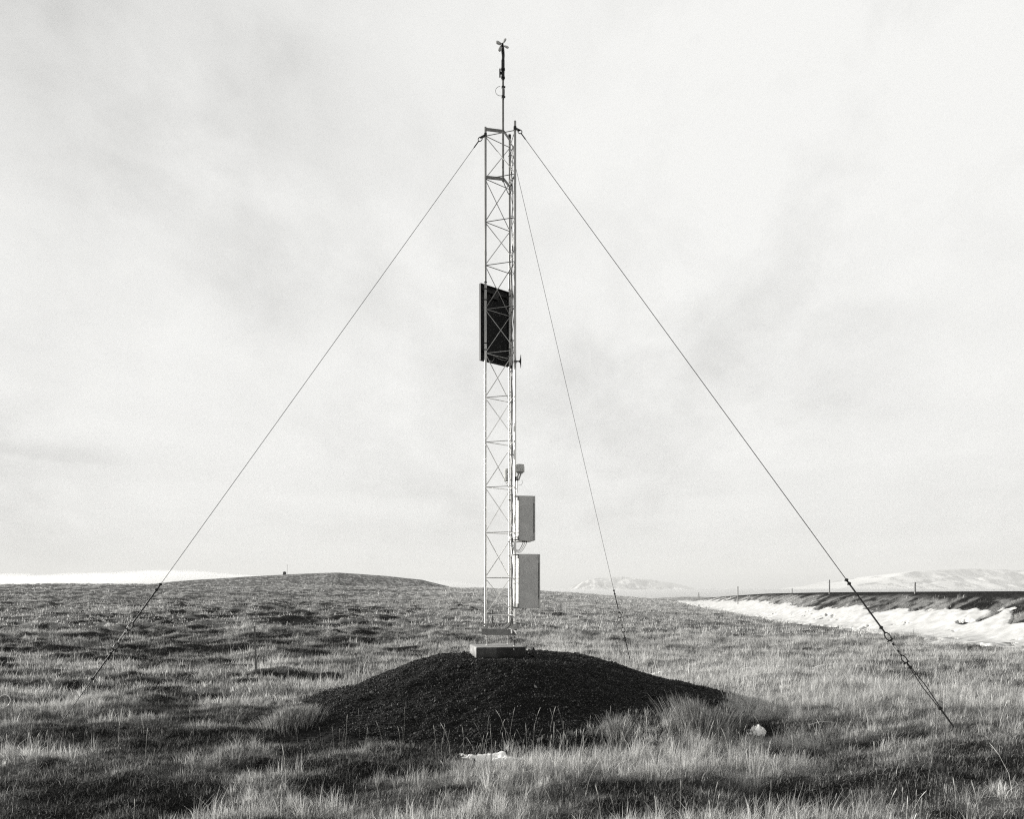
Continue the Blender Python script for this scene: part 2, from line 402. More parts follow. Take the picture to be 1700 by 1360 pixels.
# ------------------------------------------------------------------ gravel mound
mn_r, mn_a = 130, 420
rr_ = np.linspace(0.02, 4.6, mn_r); aa_ = np.linspace(0, 2 * np.pi, mn_a, endpoint=False)
AR, RA = np.meshgrid(aa_, rr_)
mx, my = MC[0] + np.cos(AR) * RA, MC[1] + np.sin(AR) * RA
def mound_full(x, y):
    return mound_z(x, y) + (.05 + .05 * ss(np.hypot(x - MC[0], y - MC[1]), 1.2, 2.2)) * fbm(x / .9, y / .9, 71, 3) + .022 * fbm(x / .12, y / .12, 73, 3, .6)
mzv = mound_full(mx, my)
i = np.arange(mn_r - 1)[:, None] * mn_a; j = np.arange(mn_a)[None, :]; j2 = (j + 1) % mn_a
mf = np.stack([i + j, i + j2, i + mn_a + j2, i + mn_a + j], -1).reshape(-1, 4)[:, ::-1]
grav_m = mat('black gravel', 0.009, 0.9, spec=0.08, var=0.5, vscale=22, bump=1.0, bscale=45)
mo = npmesh('mound', np.stack([mx.ravel(), my.ravel(), mzv.ravel()], -1), mf.ravel(), 4, grav_m, True)
tag(mo, kind='structure')

rng = np.random.default_rng(7)
def stones(name, x, y, z, size, m, seed):
    rng = np.random.default_rng(seed); n = len(x)
    ov = np.array([[1, 0, 0], [-1, 0, 0], [0, 1, 0], [0, -1, 0], [0, 0, 1], [0, 0, -1]], float)
    ofc = np.array([[0, 2, 4], [2, 1, 4], [1, 3, 4], [3, 0, 4], [2, 0, 5], [1, 2, 5], [3, 1, 5], [0, 3, 5]])
    vv = ov[None] * (0.65 + 0.7 * rng.random((n, 6, 1))) * (0.7 + .6 * rng.random((n, 1, 3)))
    q = rng.normal(size=(n, 4)); q /= np.linalg.norm(q, axis=1, keepdims=True); w_, a, b, c = q.T
    Rm = np.stack([1 - 2 * (b * b + c * c), 2 * (a * b - c * w_), 2 * (a * c + b * w_), 2 * (a * b + c * w_), 1 - 2 * (a * a + c * c), 2 * (b * c - a * w_),
                   2 * (a * c - b * w_), 2 * (b * c + a * w_), 1 - 2 * (a * a + b * b)], -1).reshape(n, 3, 3)
    vv = np.einsum('nij,nkj->nki', Rm, vv) * size[:, None, None] + np.stack([x, y, z], -1)[:, None]
    f = ofc[None] + (np.arange(n) * 6)[:, None, None]
    tone = np.repeat(rng.random(n), 6)
    return npmesh(name, vv.reshape(-1, 3), f.ravel(), 3, m, False, {'tone': tone})
def tone_mat(name, lo, hi, rough=.8, spec=.3, transl=0.0, power=1.0):
    m = bpy.data.materials.new(name); m.use_nodes = True; t = NT(m.node_tree)
    o = t.n('ShaderNodeOutputMaterial'); at = t.n('ShaderNodeAttribute', attribute_name='tone')
    a = t.math('POWER', at.outputs['Fac'], power)
    a = t.math('ADD', t.math('MULTIPLY', a, hi - lo), lo)
    col = t.grey(a)
    b = t.n('ShaderNodeBsdfPrincipled'); t.l(col, b.inputs['Base Color']); b.inputs['Roughness'].default_value = rough
    b.inputs['Specular IOR Level'].default_value = spec
    if transl:
        tr = t.n('ShaderNodeBsdfTranslucent'); t.l(col, tr.inputs[0]); mx_ = t.n('ShaderNodeMixShader'); mx_.inputs[0].default_value = transl
        t.l(b.outputs[0], mx_.inputs[1]); t.l(tr.outputs[0], mx_.inputs[2]); t.l(mx_.outputs[0], o.inputs[0])
    else: t.l(b.outputs[0], o.inputs[0])
    return m
n = 95000
ra = 3.75 * np.sqrt(rng.random(n)); an = rng.random(n) * 2 * np.pi
sx_, sy_ = MC[0] + ra * np.cos(an), MC[1] + ra * np.sin(an)
sz = np.exp(rng.normal(-4.85, .38, n)); sz = np.clip(sz, .004, .026)
big = rng.random(n) < .012; sz[big] *= 2.2
# spill beyond the skirt and stones piled against the footing
nsp = 9000; a9 = rng.random(nsp) * 6.283; r9 = 3.3 + np.abs(rng.normal(0, .38, nsp)) * (1 + 1.2 * np.clip(-np.cos(a9 - .7), 0, 1)); sx_ = np.append(sx_, MC[0] + r9 * np.cos(a9)); sy_ = np.append(sy_, MC[1] + r9 * np.sin(a9)); sz = np.append(sz, np.exp(rng.normal(-4.7, .4, nsp)))
nb = 3200; tb = rng.random(nb) * 4; sd4 = tb.astype(int); q4 = (tb - sd4) * 2 - 1; o4 = .425 + np.abs(rng.normal(0, .05, nb))
lx4 = np.where(sd4 == 0, q4 * .46, np.where(sd4 == 1, q4 * .46, np.where(sd4 == 2, o4, -o4))); ly4 = np.where(sd4 == 0, -o4, np.where(sd4 == 1, o4, q4 * .46))
bx4 = -.0763 + .984 * lx4 - .18 * ly4; by4 = 12.858 + .18 * lx4 + .984 * ly4
sx_ = np.append(sx_, bx4); sy_ = np.append(sy_, by4); sz = np.append(sz, np.exp(rng.normal(-4.7, .35, nb)))
lift = np.zeros(len(sx_)); lift[-nb:] = .02 * rng.random(nb) * np.exp(-((o4 - .425) / .05) ** 2)
n = len(sx_)
gz4 = np.maximum(mound_full(sx_, sy_), H(sx_, sy_)) + lift
gr = stones('gravel', sx_, sy_, gz4 + sz * .25, sz, tone_mat('black gravel stones', .007, .10, .7, .2, power=4), 9)
tag(gr, kind='stuff')

# ------------------------------------------------------------------ grass and heath (single blades)
def blades(name, d0, d1, n_tuft, per, hgt, wid, spread, mat_, seed, side=.78, kind='dry', mindry=-9, maxdry=9, gate=.0, lean=.5):
    rng = np.random.default_rng(seed)
    d = np.sqrt(rng.random(n_tuft) * (d1 ** 2 - d0 ** 2) + d0 ** 2); x = (rng.random(n_tuft) * 2 - 1) * side * d
    y = d
    f = dryness(x, y)
    e = emb_s(x, y)
    dm = np.hypot(x - MC[0], y - MC[1])
    th = np.arctan2(y - MC[1], x - MC[0])
    edge = 3.15 + .95 * np.clip(-np.cos(th - .70), 0, 1) ** 2 + .20 * np.sin(3 * th + 1) + .15 * np.sin(7 * th) + .35 * np.clip(np.cos(th), 0, 1) + rng.normal(0, .10, n_tuft)
    ok = (dm > edge) & (f > mindry) & (f < maxdry)
    sf = snow_f(x, y); ok &= ~((sf > .05) & (y > 20) & (y < 168) & (e > -4) & (rng.random(n_tuft) > .03))
    ok &= ~((e > 3.9) & (e < 14)) & ~((e > 2.6) & (rng.random(n_tuft) > .55)) & ~((e > 0) & (rng.random(n_tuft) > .6))
    ok &= ~(gb(x, y, -4.3, 16.4, .9, .5) > .5)
    for cx_, cy_, cr in ((-.27, 8.5, .38), (3.16, 9.85, .30), (3.42, 18.1, .45)):
        ok &= ~((np.hypot(x - cx_, (y - cy_) * .8) < cr * (.8 + .3 * rng.random(n_tuft))) & (rng.random(n_tuft) > .08))
    if gate: ok &= rng.random(n_tuft) < np.clip((f - mindry) / gate, .05, 1)
    x, y, f = x[ok], y[ok], f[ok]; nt = len(x)
    k = per
    gx_, gy_ = rng.normal(0, 1, nt * k), rng.normal(0, 1, nt * k)
    tx = np.repeat(x, k) + gx_ * spread; ty = np.repeat(y, k) + gy_ * spread
    f = np.repeat(f, k); N = nt * k
    z = H(tx, ty) - .012
    dm = np.hypot(tx - MC[0], ty - MC[1]); on = dm < 4.6; z[on] = np.maximum(z[on], mound_full(tx[on], ty[on]) - .012)
    th_s = np.repeat(np.clip(np.exp(rng.normal(-.1, .38, nt)), .4, 1.75), k)
    if kind == 'dry': hh = hgt * th_s * (.45 + .75 * rng.random(N)) * np.clip(.55 + .6 * f, .45, 1.3)
    else: hh = hgt * th_s * (.5 + .8 * rng.random(N))
    az = np.arctan2(gy_, gx_) + rng.normal(0, 1.2, N)
    ln = np.abs(rng.normal(0, lean * .6, N) + lean * .55 * np.hypot(gx_, gy_)) * hh
    ln = np.minimum(ln, hh * 1.1)
    wind = .10 * hh
    ox, oy = np.cos(az) * ln + wind * .9, np.sin(az) * ln - wind * .35
    wa = rng.random(N) * np.pi; w = wid * (.6 + .8 * rng.random(N)) * .5
    wx, wy = np.cos(wa) * w, np.sin(wa) * w
    hz = np.sqrt(np.maximum(hh ** 2 - np.minimum(ln, hh * .9) ** 2, (hh * .3) ** 2))
    b = np.stack([tx, ty, z], -1)
    V = np.empty((N, 5, 3))
    W3 = np.stack([wx, wy, 0 * wx], -1)
    mid = b + np.stack([ox * .33, oy * .33, hz * .58], -1); tip = b + np.stack([ox, oy, hz], -1)
    V[:, 0] = b - W3; V[:, 1] = b + W3; V[:, 2] = mid + W3 * .75; V[:, 3] = mid - W3 * .75; V[:, 4] = tip
    o5 = (np.arange(N) * 5)[:, None]
    fl = np.concatenate([o5 + np.array([0, 1, 2, 3]), o5 + np.array([3, 2, 4])], 1).ravel()
    lt = np.tile([4, 3], N)
    tn = np.clip(rng.random(N) * .55 + .5 * np.clip(f, 0, 1) - .02 + np.repeat(rng.normal(0, .1, nt), k), 0, 1)
    print(name, N)
    return npmesh(name, V.reshape(-1, 3), fl, lt, mat_, False, {'tone': np.repeat(tn, 5)})

dry_m = tone_mat('dry grass blade', .05, .90, .75, .2, .40, 1.75)
hea_m = tone_mat('heath sprig', .03, .85, .8, .2, .28, 2.2)
leaf_m = tone_mat('crowberry leaves', .02, .75, .6, .3, .2, 2.4)
g = []
g.append(blades('heath', 4.6, 14, 90000, 7, .055, .0060, .035, hea_m, 1, .80, 'heath', maxdry=.9, lean=.9))
g.append(blades('heath', 14, 34, 60000, 6, .07, .012, .07, hea_m, 2, .74, 'heath', maxdry=.8, lean=.9))
g.append(blades('heath', 4.6, 13, 60000, 7, .030, .0095, .030, leaf_m, 21, .80, 'heath', maxdry=.42, lean=1.6))
g.append(blades('dry_grass', 4.6, 13, 8600, 26, .145, .0042, .022, dry_m, 3, .80, 'dry', mindry=.36, gate=.5, lean=.5))
g.append(blades('dry_grass', 4.6, 13, 60000, 5, .075, .0040, .04, dry_m, 4, .80, 'dry', lean=1.3, mindry=-.5, gate=1.0))
g.append(blades('dry_grass', 13, 32, 62000, 8, .115, .009, .06, dry_m, 5, .74, 'dry', mindry=-.1, gate=.6, lean=.6))
g.append(blades('dry_grass', 13, 32, 5000, 12, .20, .007, .05, dry_m, 15, .74, 'dry', mindry=.45, gate=.3, lean=.4))
g.append(blades('dry_grass', 32, 90, 80000, 4, .14, .024, .12, dry_m, 6, .72, 'dry', mindry=-.1, gate=.6, lean=.6))
g.append(blades('dry_grass', 90, 230, 60000, 2, .18, .08, .3, dry_m, 7, .70, 'dry', mindry=.0, gate=.6, lean=.6))
for o in g: tag(o, kind='stuff')

# tall seed stalks of the foreground
def stalks(seed, n, ymin=5.0, ymax=12.5, xs=.72):
    rng = np.random.default_rng(seed); mb = MB(); tones = []
    V, Fq, T = [], [], []
    cnt = 0
    tries = 0
    while cnt < n and tries < 50 * n:
        tries += 1
        d_ = math.sqrt(rng.random() * (ymax ** 2 - ymin ** 2) + ymin ** 2); x = (rng.random() * 2 - 1) * xs * d_
        dm = math.hypot(x - MC[0], d_ - MC[1])
        if dm < 3.2 or float(dryness(np.array(x), np.array(d_))) < rng.random() * .9: continue
        bx, by = x, d_; bz = float(H(x, d_)); h = .18 + .26 * rng.random() ** 1.5; az = rng.random() * 6.28; ln = min(abs(rng.normal(0, .28)), .5) * h
        p = [Vector((bx + math.cos(az) * ln * q * q + .05 * h * q, by + math.sin(az) * ln * q * q, bz + h * q)) for q in (0, .4, .75, .86, .93, 1.0)]
        r = [.0016, .0014, .0011, .0035, .0040, .0008]
        k = len(V)
        for pi, rr in zip(p, r):
            for q in range(3): V.append((pi.x + rr * math.cos(2.094 * q), pi.y + rr * math.sin(2.094 * q), pi.z))
        for a in range(5):
            for q in range(3): Fq += [k + a * 3 + q, k + a * 3 + (q + 1) % 3, k + a * 3 + 3 + (q + 1) % 3, k + a * 3 + 3 + q]
        T += [.55 + .45 * rng.random()] * 18; cnt += 1
    o = npmesh('seed_grass', np.array(V), np.array(Fq), 4, dry_m, False, {'tone': T}); tag(o, kind='stuff')
stalks(77, 330)
stalks(78, 110, 8.0, 9.75, .32)

# round cushion of fine grass at the left toe of the mound and sedge tuft at its right toe
def tuft(name, cx, cy, R_, n, h, w, label, cat, seed, lean=1.0, lo=.45, droop=.6, dome=0.0):
    rng = np.random.default_rng(seed); V = []; Fl = []; T = []
    a = rng.random(n) * 6.283; r = R_ * np.minimum(np.abs(rng.normal(0, .30, n)), .8)
    x = cx + r * np.cos(a); y = cy + r * np.sin(a)
    z = np.maximum(H(x, y), mound_full(x, y)) - .01
    hh = h * (.6 + .5 * rng.random(n)) * np.sqrt(np.maximum(1.04 - (r / (R_ * .8)) ** 2, .03)) ** dome; out = lean * (r / R_ + .25 * rng.random(n)) * hh
    az = a + rng.normal(0, .5, n); ox, oy = np.cos(az) * out, np.sin(az) * out
    wa = rng.random(n) * 3.14; W3 = np.stack([np.cos(wa), np.sin(wa), 0 * wa], -1) * (w * .5)
    b = np.stack([x, y, z], -1)
    m1 = b + np.stack([ox * .25, oy * .25, hh * .5], -1); m2 = b + np.stack([ox * .7, oy * .7, hh * .9], -1); tp = b + np.stack([ox * 1.2, oy * 1.2, hh * (1 - .3 * droop * out / np.maximum(hh, .01))], -1)
    V = np.stack([b - W3, b + W3, m1 + W3, m1 - W3, m2 + W3 * .6, m2 - W3 * .6, tp], 1)
    o7 = (np.arange(n) * 7)[:, None]
    fl = np.concatenate([o7 + np.array([0, 1, 2, 3]), o7 + np.array([3, 2, 4, 5]), o7 + np.array([5, 4, 6])], 1).ravel()
    o = npmesh(name, V.reshape(-1, 3), fl, np.tile([4, 4, 3], n), dry_m, False, {'tone': np.repeat(lo + (.85 - lo) * rng.random(n), 7)})
    return tag(o, label, cat)
tuft('grass_cushion', -3.0, 10.5, .62, 5200, .24, .0030, 'pale rounded cushion of fine grass at the left toe of the mound', 'grass tuft', 1, .75, .10, dome=.5)
tuft('sedge_tuft', 2.35, 9.75, .62, 3000, .42, .0032, 'tall fine sedge tuft in the mound shadow at its right toe', 'grass tuft', 2, .8, .05)
tuft('sedge_tuft', 1.25, 9.25, .25, 500, .34, .0030, 'thin wispy sedge tuft on the front foot of the mound, left of the tall one', 'grass tuft', 4, 1.1, .05)


# ------------------------------------------------------------------ materials of the station
galv = mat('galvanised steel', 0.82, 0.34, metal=.72, spec=.5, var=.18, vscale=9, streak=(1, 1, .25), darker=(3.6, 6.0, .42))
galv_d = mat('weathered flat steel', 0.48, 0.6, metal=.1, var=.2, vscale=14)
galv_b = mat('dull flat bar', 0.26, 0.6, metal=.1, var=.2, vscale=14)
dark = mat('dark painted metal', 0.03, 0.45, metal=.3, var=.2)
blackp = mat('black plastic', 0.012, 0.5, spec=.35)
rust = mat('tarred steel wire', 0.035, 0.6, metal=.4, var=.3, vscale=30)
white = mat('white plastic', 0.86, 0.4, var=.04)
def thin_plastic():
    m = bpy.data.materials.new('thin white plastic'); m.use_nodes = True; t = NT(m.node_tree)
    o = t.n('ShaderNodeOutputMaterial'); b = t.n('ShaderNodeBsdfPrincipled'); tr = t.n('ShaderNodeBsdfTranslucent'); mx_ = t.n('ShaderNodeMixShader')
    b.inputs['Base Color'].default_value = (.88, .88, .86, 1); b.inputs['Roughness'].default_value = .35; tr.inputs[0].default_value = (.85, .85, .83, 1)
    mx_.inputs[0].default_value = .15; t.l(b.outputs[0], mx_.inputs[1]); t.l(tr.outputs[0], mx_.inputs[2]); t.l(mx_.outputs[0], o.inputs[0]); return m
thinp = thin_plastic()
cab_m = mat('grey enamel', 0.66, 0.5, metal=0.0, spec=.35, var=.10, vscale=7, bump=.05, bscale=30)
cab_e = mat('enamel edge', 0.60, 0.5, var=.08)
cable_m = mat('rubber cable', 0.03, 0.6)
cable_l = mat('pale cable', 0.45, 0.6)
wood = mat('grey weathered wood', 0.17, 0.9, var=.35, vscale=10, streak=(3, 3, .3))
pv_m = mat('solar cells', 0.02, 0.15, spec=.6, var=.1)

def conc_mat():
    m = bpy.data.materials.new('cast concrete'); m.use_nodes = True; t = NT(m.node_tree)
    o = t.n('ShaderNodeOutputMaterial'); b = t.n('ShaderNodeBsdfPrincipled'); t.l(b.outputs[0], o.inputs[0]); b.inputs['Roughness'].default_value = .9
    b.inputs['Specular IOR Level'].default_value = .2
    tc = t.n('ShaderNodeTexCoord'); v = tc.outputs['Object']
    a = t.ramp(t.noise(v, 9, 7, .65), .3, .7, .24, .46)
    sp = t.n('ShaderNodeSeparateXYZ'); t.l(v, sp.inputs[0])
    edge = t.math('ADD', sp.outputs[0], t.math('MULTIPLY', t.math('SUBTRACT', t.noise(v, 6, 4, .6), .5), .12))
    area_w = t.math('MULTIPLY', t.ramp(edge, -.02, .03), t.ramp(sp.outputs[1], -.34, -.40))   # right half of the front, made darker
    grime = t.ramp(sp.outputs[2], .14, -.02, 0, .55)
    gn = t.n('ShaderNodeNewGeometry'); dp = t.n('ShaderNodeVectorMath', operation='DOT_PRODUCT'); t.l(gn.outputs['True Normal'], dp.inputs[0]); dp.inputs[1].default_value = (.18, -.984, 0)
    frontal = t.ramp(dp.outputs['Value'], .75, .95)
    area_w = t.math('MULTIPLY', t.ramp(edge, -.02, .03), frontal)
    a = t.math('MULTIPLY', a, t.math('SUBTRACT', 1.0, t.math('MULTIPLY', area_w, .60)))
    a = t.math('MULTIPLY', a, t.math('SUBTRACT', 1.0, t.math('MULTIPLY', frontal, .66)))      # shade of the unlit front painted into its colour
    a = t.math('MULTIPLY', a, t.math('SUBTRACT', 1.0, grime))
    t.l(t.grey(a), b.inputs['Base Color'])
    bn = t.n('ShaderNodeBump'); bn.inputs['Strength'].default_value = .4; bn.inputs['Distance'].default_value = .01
    t.l(t.noise(v, 45, 6, .7), bn.inputs['Height']); t.l(bn.outputs[0], b.inputs['Normal']); return m

# ------------------------------------------------------------------ mast geometry
Lg = Vector((-.437, 12.80, 0)); Rg = Vector((.049, 12.64, 0)); Mg = Vector((-.040, 13.13, 0))
cen = (Lg + Rg + Mg) / 3
e_rm = (Mg - Rg).normalized(); n_rm = Vector((e_rm.y, -e_rm.x, 0)); n_rm = n_rm if n_rm.x > 0 else -n_rm
e_lr = (Rg - Lg).normalized(); n_lr = Vector((e_lr.y, -e_lr.x, 0)); n_lr = n_lr if n_lr.y < 0 else -n_lr
e_lm = (Mg - Lg).normalized(); n_lm = Vector((-e_lm.y, e_lm.x, 0)); n_lm = n_lm if n_lm.y > 0 else -n_lm
UP = Vector((0, 0, 1))
def zL(py): return E + (984 - py) / F * 12.8
def at(p, z): return Vector((p.x, p.y, z))
RINGS = [zL(y) for y in (1022.1, 959.6, 884.5, 809, 734, 660, 586.5, 513.5, 440.5, 368.5, 297, 225.5)]
Z0 = zL(1043.5); ZT = zL(211)

# concrete block
Bc = Vector((-.150, 12.80, E - 1.0 + .02)); blk = thing('concrete_block', (Bc.x, Bc.y, E - 1.06), 'weathered concrete footing block with bright left end, set in the mound top', 'footing block')
def block():
    a, b = n_rm * -1, e_rm
    hx, hy = .405, .41; ztop = zL(1072) - .002; zb = E - 1.16
    fr = Vector((-.572 + .425 * .984, 12.36 + .425 * .178 + .43 * .98, 0)) - e_rm * 0
    c = Vector((-.572, 12.36, 0)) + n_rm * hx + e_rm * hy
    c.z = (ztop + zb) / 2
    mb = MB(); mb.box(c, n_rm * hx, e_rm * hy, UP * (ztop - zb) / 2, .022)
    return mb, c, ztop
mb, bc, BTOP = block()
blk.location = (bc.x, bc.y, E - 1.06)
mb.build('block', conc_mat(), blk)
hk = MB(); q = bc + n_rm * .20 - e_rm * .435; q.z = BTOP - .045
hk.torus(q, n_rm, .018, .005, arc=.55); hk.build('lifting_eye', galv, blk)

mast = thing('lattice_mast', (cen.x, cen.y, BTOP), 'tall slender triangular steel lattice mast standing on the concrete block', 'mast')
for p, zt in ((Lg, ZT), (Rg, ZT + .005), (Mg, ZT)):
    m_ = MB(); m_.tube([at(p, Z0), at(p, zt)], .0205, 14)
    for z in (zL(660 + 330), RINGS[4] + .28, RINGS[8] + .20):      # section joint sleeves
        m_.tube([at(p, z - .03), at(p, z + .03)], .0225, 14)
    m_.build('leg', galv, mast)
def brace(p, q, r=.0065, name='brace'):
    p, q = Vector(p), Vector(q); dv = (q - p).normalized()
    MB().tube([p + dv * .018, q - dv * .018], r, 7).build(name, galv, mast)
for z in RINGS:
    for a, b in ((Lg, Rg), (Lg, Mg), (Rg, Mg)): brace(at(a, z), at(b, z), .0068, 'ring_brace')
for k in range(len(RINGS) - 1):
    lo, hi = RINGS[k] + .012, RINGS[k + 1] - .012
    if k % 2 == 0:   # type A (L top -> R bottom, L bottom -> M top)
        brace(at(Lg, hi), at(Rg, lo), name='diagonal_brace'); brace(at(Lg, lo), at(Mg, hi), name='diagonal_brace'); brace(at(Rg, hi), at(Mg, lo), name='diagonal_brace')
    else:
        brace(at(Lg, lo), at(Rg, hi), name='diagonal_brace'); brace(at(Lg, hi), at(Mg, lo), name='diagonal_brace'); brace(at(Rg, lo), at(Mg, hi), name='diagonal_brace')
# base frame of three steel channels, foot sockets, levelling bolts
FZ = (zL(1044.5), zL(1054.5)); fm = MB()
def channel(p, q, nrm, ext0=.05, ext1=.05):
    dv = (q - p).normalized(); a = p - dv * ext0; b = q + dv * ext1; c = (a + b) / 2; h = (FZ[1] - FZ[0]) / 2; hl = (b - a).length / 2
    zc = (FZ[0] + FZ[1]) / 2
    fm.box(Vector((c.x, c.y, zc)) + nrm * .035, dv * hl, nrm * .004, UP * abs(h), .0015)
    for s in (1, -1): fm.box(Vector((c.x, c.y, zc + s * (abs(h) - .004))) + nrm * .004, dv * (hl - .003), nrm * .033, UP * .0042)
channel(Lg, Rg, n_lr, .055, -.07); channel(Rg, Mg, n_rm, -.03, .05); channel(Lg, Mg, n_lm, -.06, -.06)
fm.build('base_frame', mat('grey base steel', .27, .6, metal=.1, var=.15), mast)
for p in (Lg, Rg, Mg):
    m_ = MB(); zt, zb = zL(1035.5), FZ[0] + .001
    for s in (1, -1): m_.box(Vector((p.x, p.y, (zt + zb) / 2)) + n_lr * .026 * s, e_lr * .036, n_lr * .004, UP * (zt - zb) / 2, .002)
    m_.box(Vector((p.x, p.y, zb + .006)), e_lr * .048, n_lr * .045, UP * .0058)
    ft = m_.build('foot_socket', galv_d, mast)
    b_ = MB(); b_.lathe(Vector((p.x, p.y, (zt + zb) / 2)) + n_lr * .031, n_lr, [(0, .011), (.010, .011), (.0105, .006), (.016, .006)], 6); b_.build('bolt', galv, ft)
for p, off in ((Lg, e_lr * .03), (Rg, -e_lr * .005), (Mg, -e_lm * .03)):
    q = p + off; bo = MB(); bo.tube([at(q, BTOP - .02), at(q, FZ[1] + .012)], .011, 10)
    s_ = bo.build('levelling_bolt', dark if p is Rg else galv_d, mast)
    for zz_, hh_, rr_2 in ((FZ[1] - .018, .016, .026), (FZ[1] - .045, .008, .036), (FZ[1] - .066, .015, .026), (BTOP + .002, .014, .026)):
        MB().lathe(at(q, zz_), UP, [(0, rr_2), (hh_, rr_2)], 6).build('nut', galv if rr_2 < .03 else galv_d, s_)
# guy lugs at the mast top
A1 = P(799.0, 228, 12.72); A2 = P(861.5, 216, 12.55); A3 = P(847.5, 240, 13.22)
for p, A_ in ((Lg, A1), (Rg, A2), (Mg, A3)):
    q = at(p, A_.z + .085); dv = (A_ - q).normalized(); sd_ = dv.cross(UP).normalized(); up_ = sd_.cross(dv).normalized(); ln = (A_ - q).length
    m_ = MB(); m_.box(q.lerp(A_, .55), dv * ln * .47, sd_ * .005, up_ * .020, .002); m_.tube([A_ - sd_ * .022, A_ + sd_ * .022], .009, 8)
    m_.lathe(at(p, A_.z + .085), UP, [(-.03, .025), (.03, .025)], 14); m_.build('guy_lug', dark, mast)
# instrument pole and the two bent flat-bar brackets that carry it
PP = Vector((-.149, 12.86, 0)); ztop_pole = zL(92); zbot_pole = zL(298)
pole = MB(); pole.tube([at(PP, zbot_pole), at(PP, ztop_pole - .25)], .0185, 14); pole.build('top_pole', galv_b, mast)
for z in (zL(215.5), zL(295)):
    b_ = MB()
    for s_, e__ in ((Lg, PP), (PP, Mg)):
        a, b = at(s_, z), at(e__, z); dv = (b - a).normalized(); nn = dv.cross(UP)
        b_.box((a + b) / 2 + nn * .021, dv * ((b - a).length / 2 - .004), nn * .0035, UP * .027, .001)
    b_.torus(at(PP, z), UP, .0225, .004); b_.torus(at(PP, z + .018), UP, .0225, .004)
    b_.build('pole_bracket', galv_b, mast)
# cable run along the far leg
rng = np.random.default_rng(5); m_ = MB(); pts = []
for k in range(60):
    q = k / 59; z = zL(1040) + q * (zL(238) - zL(1040)); w = math.sin(q * 58) * .010
    pts.append(Vector((.005 + w, 12.93 + .01 * math.cos(q * 37), z)) if k < 58 else Vector((-.02, 13.05, z)))
m_.tube(pts, .0075, 7); m_.build('cable', cable_m, mast)
m_ = MB(); m_.tube([Vector((-.012, 13.02, zL(1022))), Vector((-.012, 13.02, zL(440)))], .016, 10); m_.build('conduit', mat('grey conduit', .55, .5), mast)
for k, dx in enumerate((0, -.02, .02, -.045)):
    a = Vector((-.02 + dx * .4, 12.98, zL(1024)))
    MB().tube([a, a + Vector((.012, -.05, -.07)), a + Vector((-.02 + dx, -.1, -.16)), a + Vector((-.10 + dx, -.2, -.215))], .006, 7, soft=True).build('cable', cable_m if k == 0 else cable_l, mast)
for z in [zL(y) for y in (262, 310, 352, 410, 447, 484, 560, 612, 664, 700, 752, 820, 846, 905, 925, 990)]:
    MB().torus(Vector((.0, 12.975, z)), UP, .03, .004, stretch=((0, 1, 0), 1.7), n=14, k=5).build('cable_tie', cable_m, mast)
cp = [Vector((-.06, 13.05, zL(245) )), Vector((-.01, 12.97, zL(247))), Vector((.005, 12.94, zL(256))), Vector((-.003, 12.93, zL(275)))]
MB().tube(cp, .007, 7, soft=True).build('cable', cable_m, mast)
lp = [at(PP, zbot_pole) + Vector((.01, .03, .01)), Vector((-.10, 13.0, zL(302))), Vector((-.05, 13.02, zL(311))), Vector((-.01, 13.0, zL(304))), Vector((0, 12.95, zL(290)))]
MB().tube(lp, .007, 7, soft=True).build('cable', cable_m, mast)

# ------------------------------------------------------------------ wind sensor on the pole
ws = thing('wind_sensor', at(PP, zL(128)), 'black propeller wind sensor on top of the pole above the mast', 'wind sensor')
m_ = MB(); zz0 = zL(129)
m_.lathe(at(PP, zz0), UP, [(0, .022), (.03, .024), (.031, .034), (.055, .034), (.056, .027), (.165, .027), (.167, .034), (.20, .034), (.202, .028), (.335, .028), (.34, .022), (.40, .020), (.44, .016)], 18)
m_.build('housing', blackp, ws)
MB().box(at(PP, zz0 + .115) + Vector((-.050, -.01, 0)), (.012, 0, 0), (0, .012, 0), (0, 0, .07), .004).build('junction_box', blackp, ws)
MB().box(at(PP, zz0 + .115) + Vector((-.032, -.01, 0)), (.006, 0, 0), (0, .008, 0), (0, 0, .02)).build('clamp', blackp, ws)
ax = Vector((-.05, -1, 0)).normalized()                  # nose points towards the meadow in front
hub = at(PP, zz0 + .455)
m_ = MB(); m_.lathe(hub - ax * .20, ax, [(0, .012), (.06, .018), (.14, .026), (.24, .028), (.34, .027), (.37, .022)], 16)
m_.lathe(hub - UP * .05, UP, [(0, .021), (.05, .021)], 14); bd = m_.build('body', blackp, ws)
m_ = MB(); tl = hub - ax * .24
m_.add([tl + UP * .10 - ax * .08, tl + UP * .015 + ax * .06, tl - UP * .015 + ax * .06, tl - UP * .10 - ax * .08], [(0, 1, 2, 3)])
k = Vector((.004, 0, 0)); vs = [Vector(p) for p in m_.v]; m_ = MB(); m_.add([p + k for p in vs] + [p - k for p in vs], [(0, 1, 2, 3), (7, 6, 5, 4), (0, 4, 5, 1), (1, 5, 6, 2), (2, 6, 7, 3), (3, 7, 4, 0)])
m_.build('tail_fin', blackp, ws)
pr = hub + ax * .19
m_ = MB(); m_.lathe(pr - ax * .02, ax, [(0, .022), (.03, .022), (.05, .016), (.06, .004)], 14); hb = m_.build('propeller_hub', blackp, ws)
pv = ax.cross(UP).normalized()
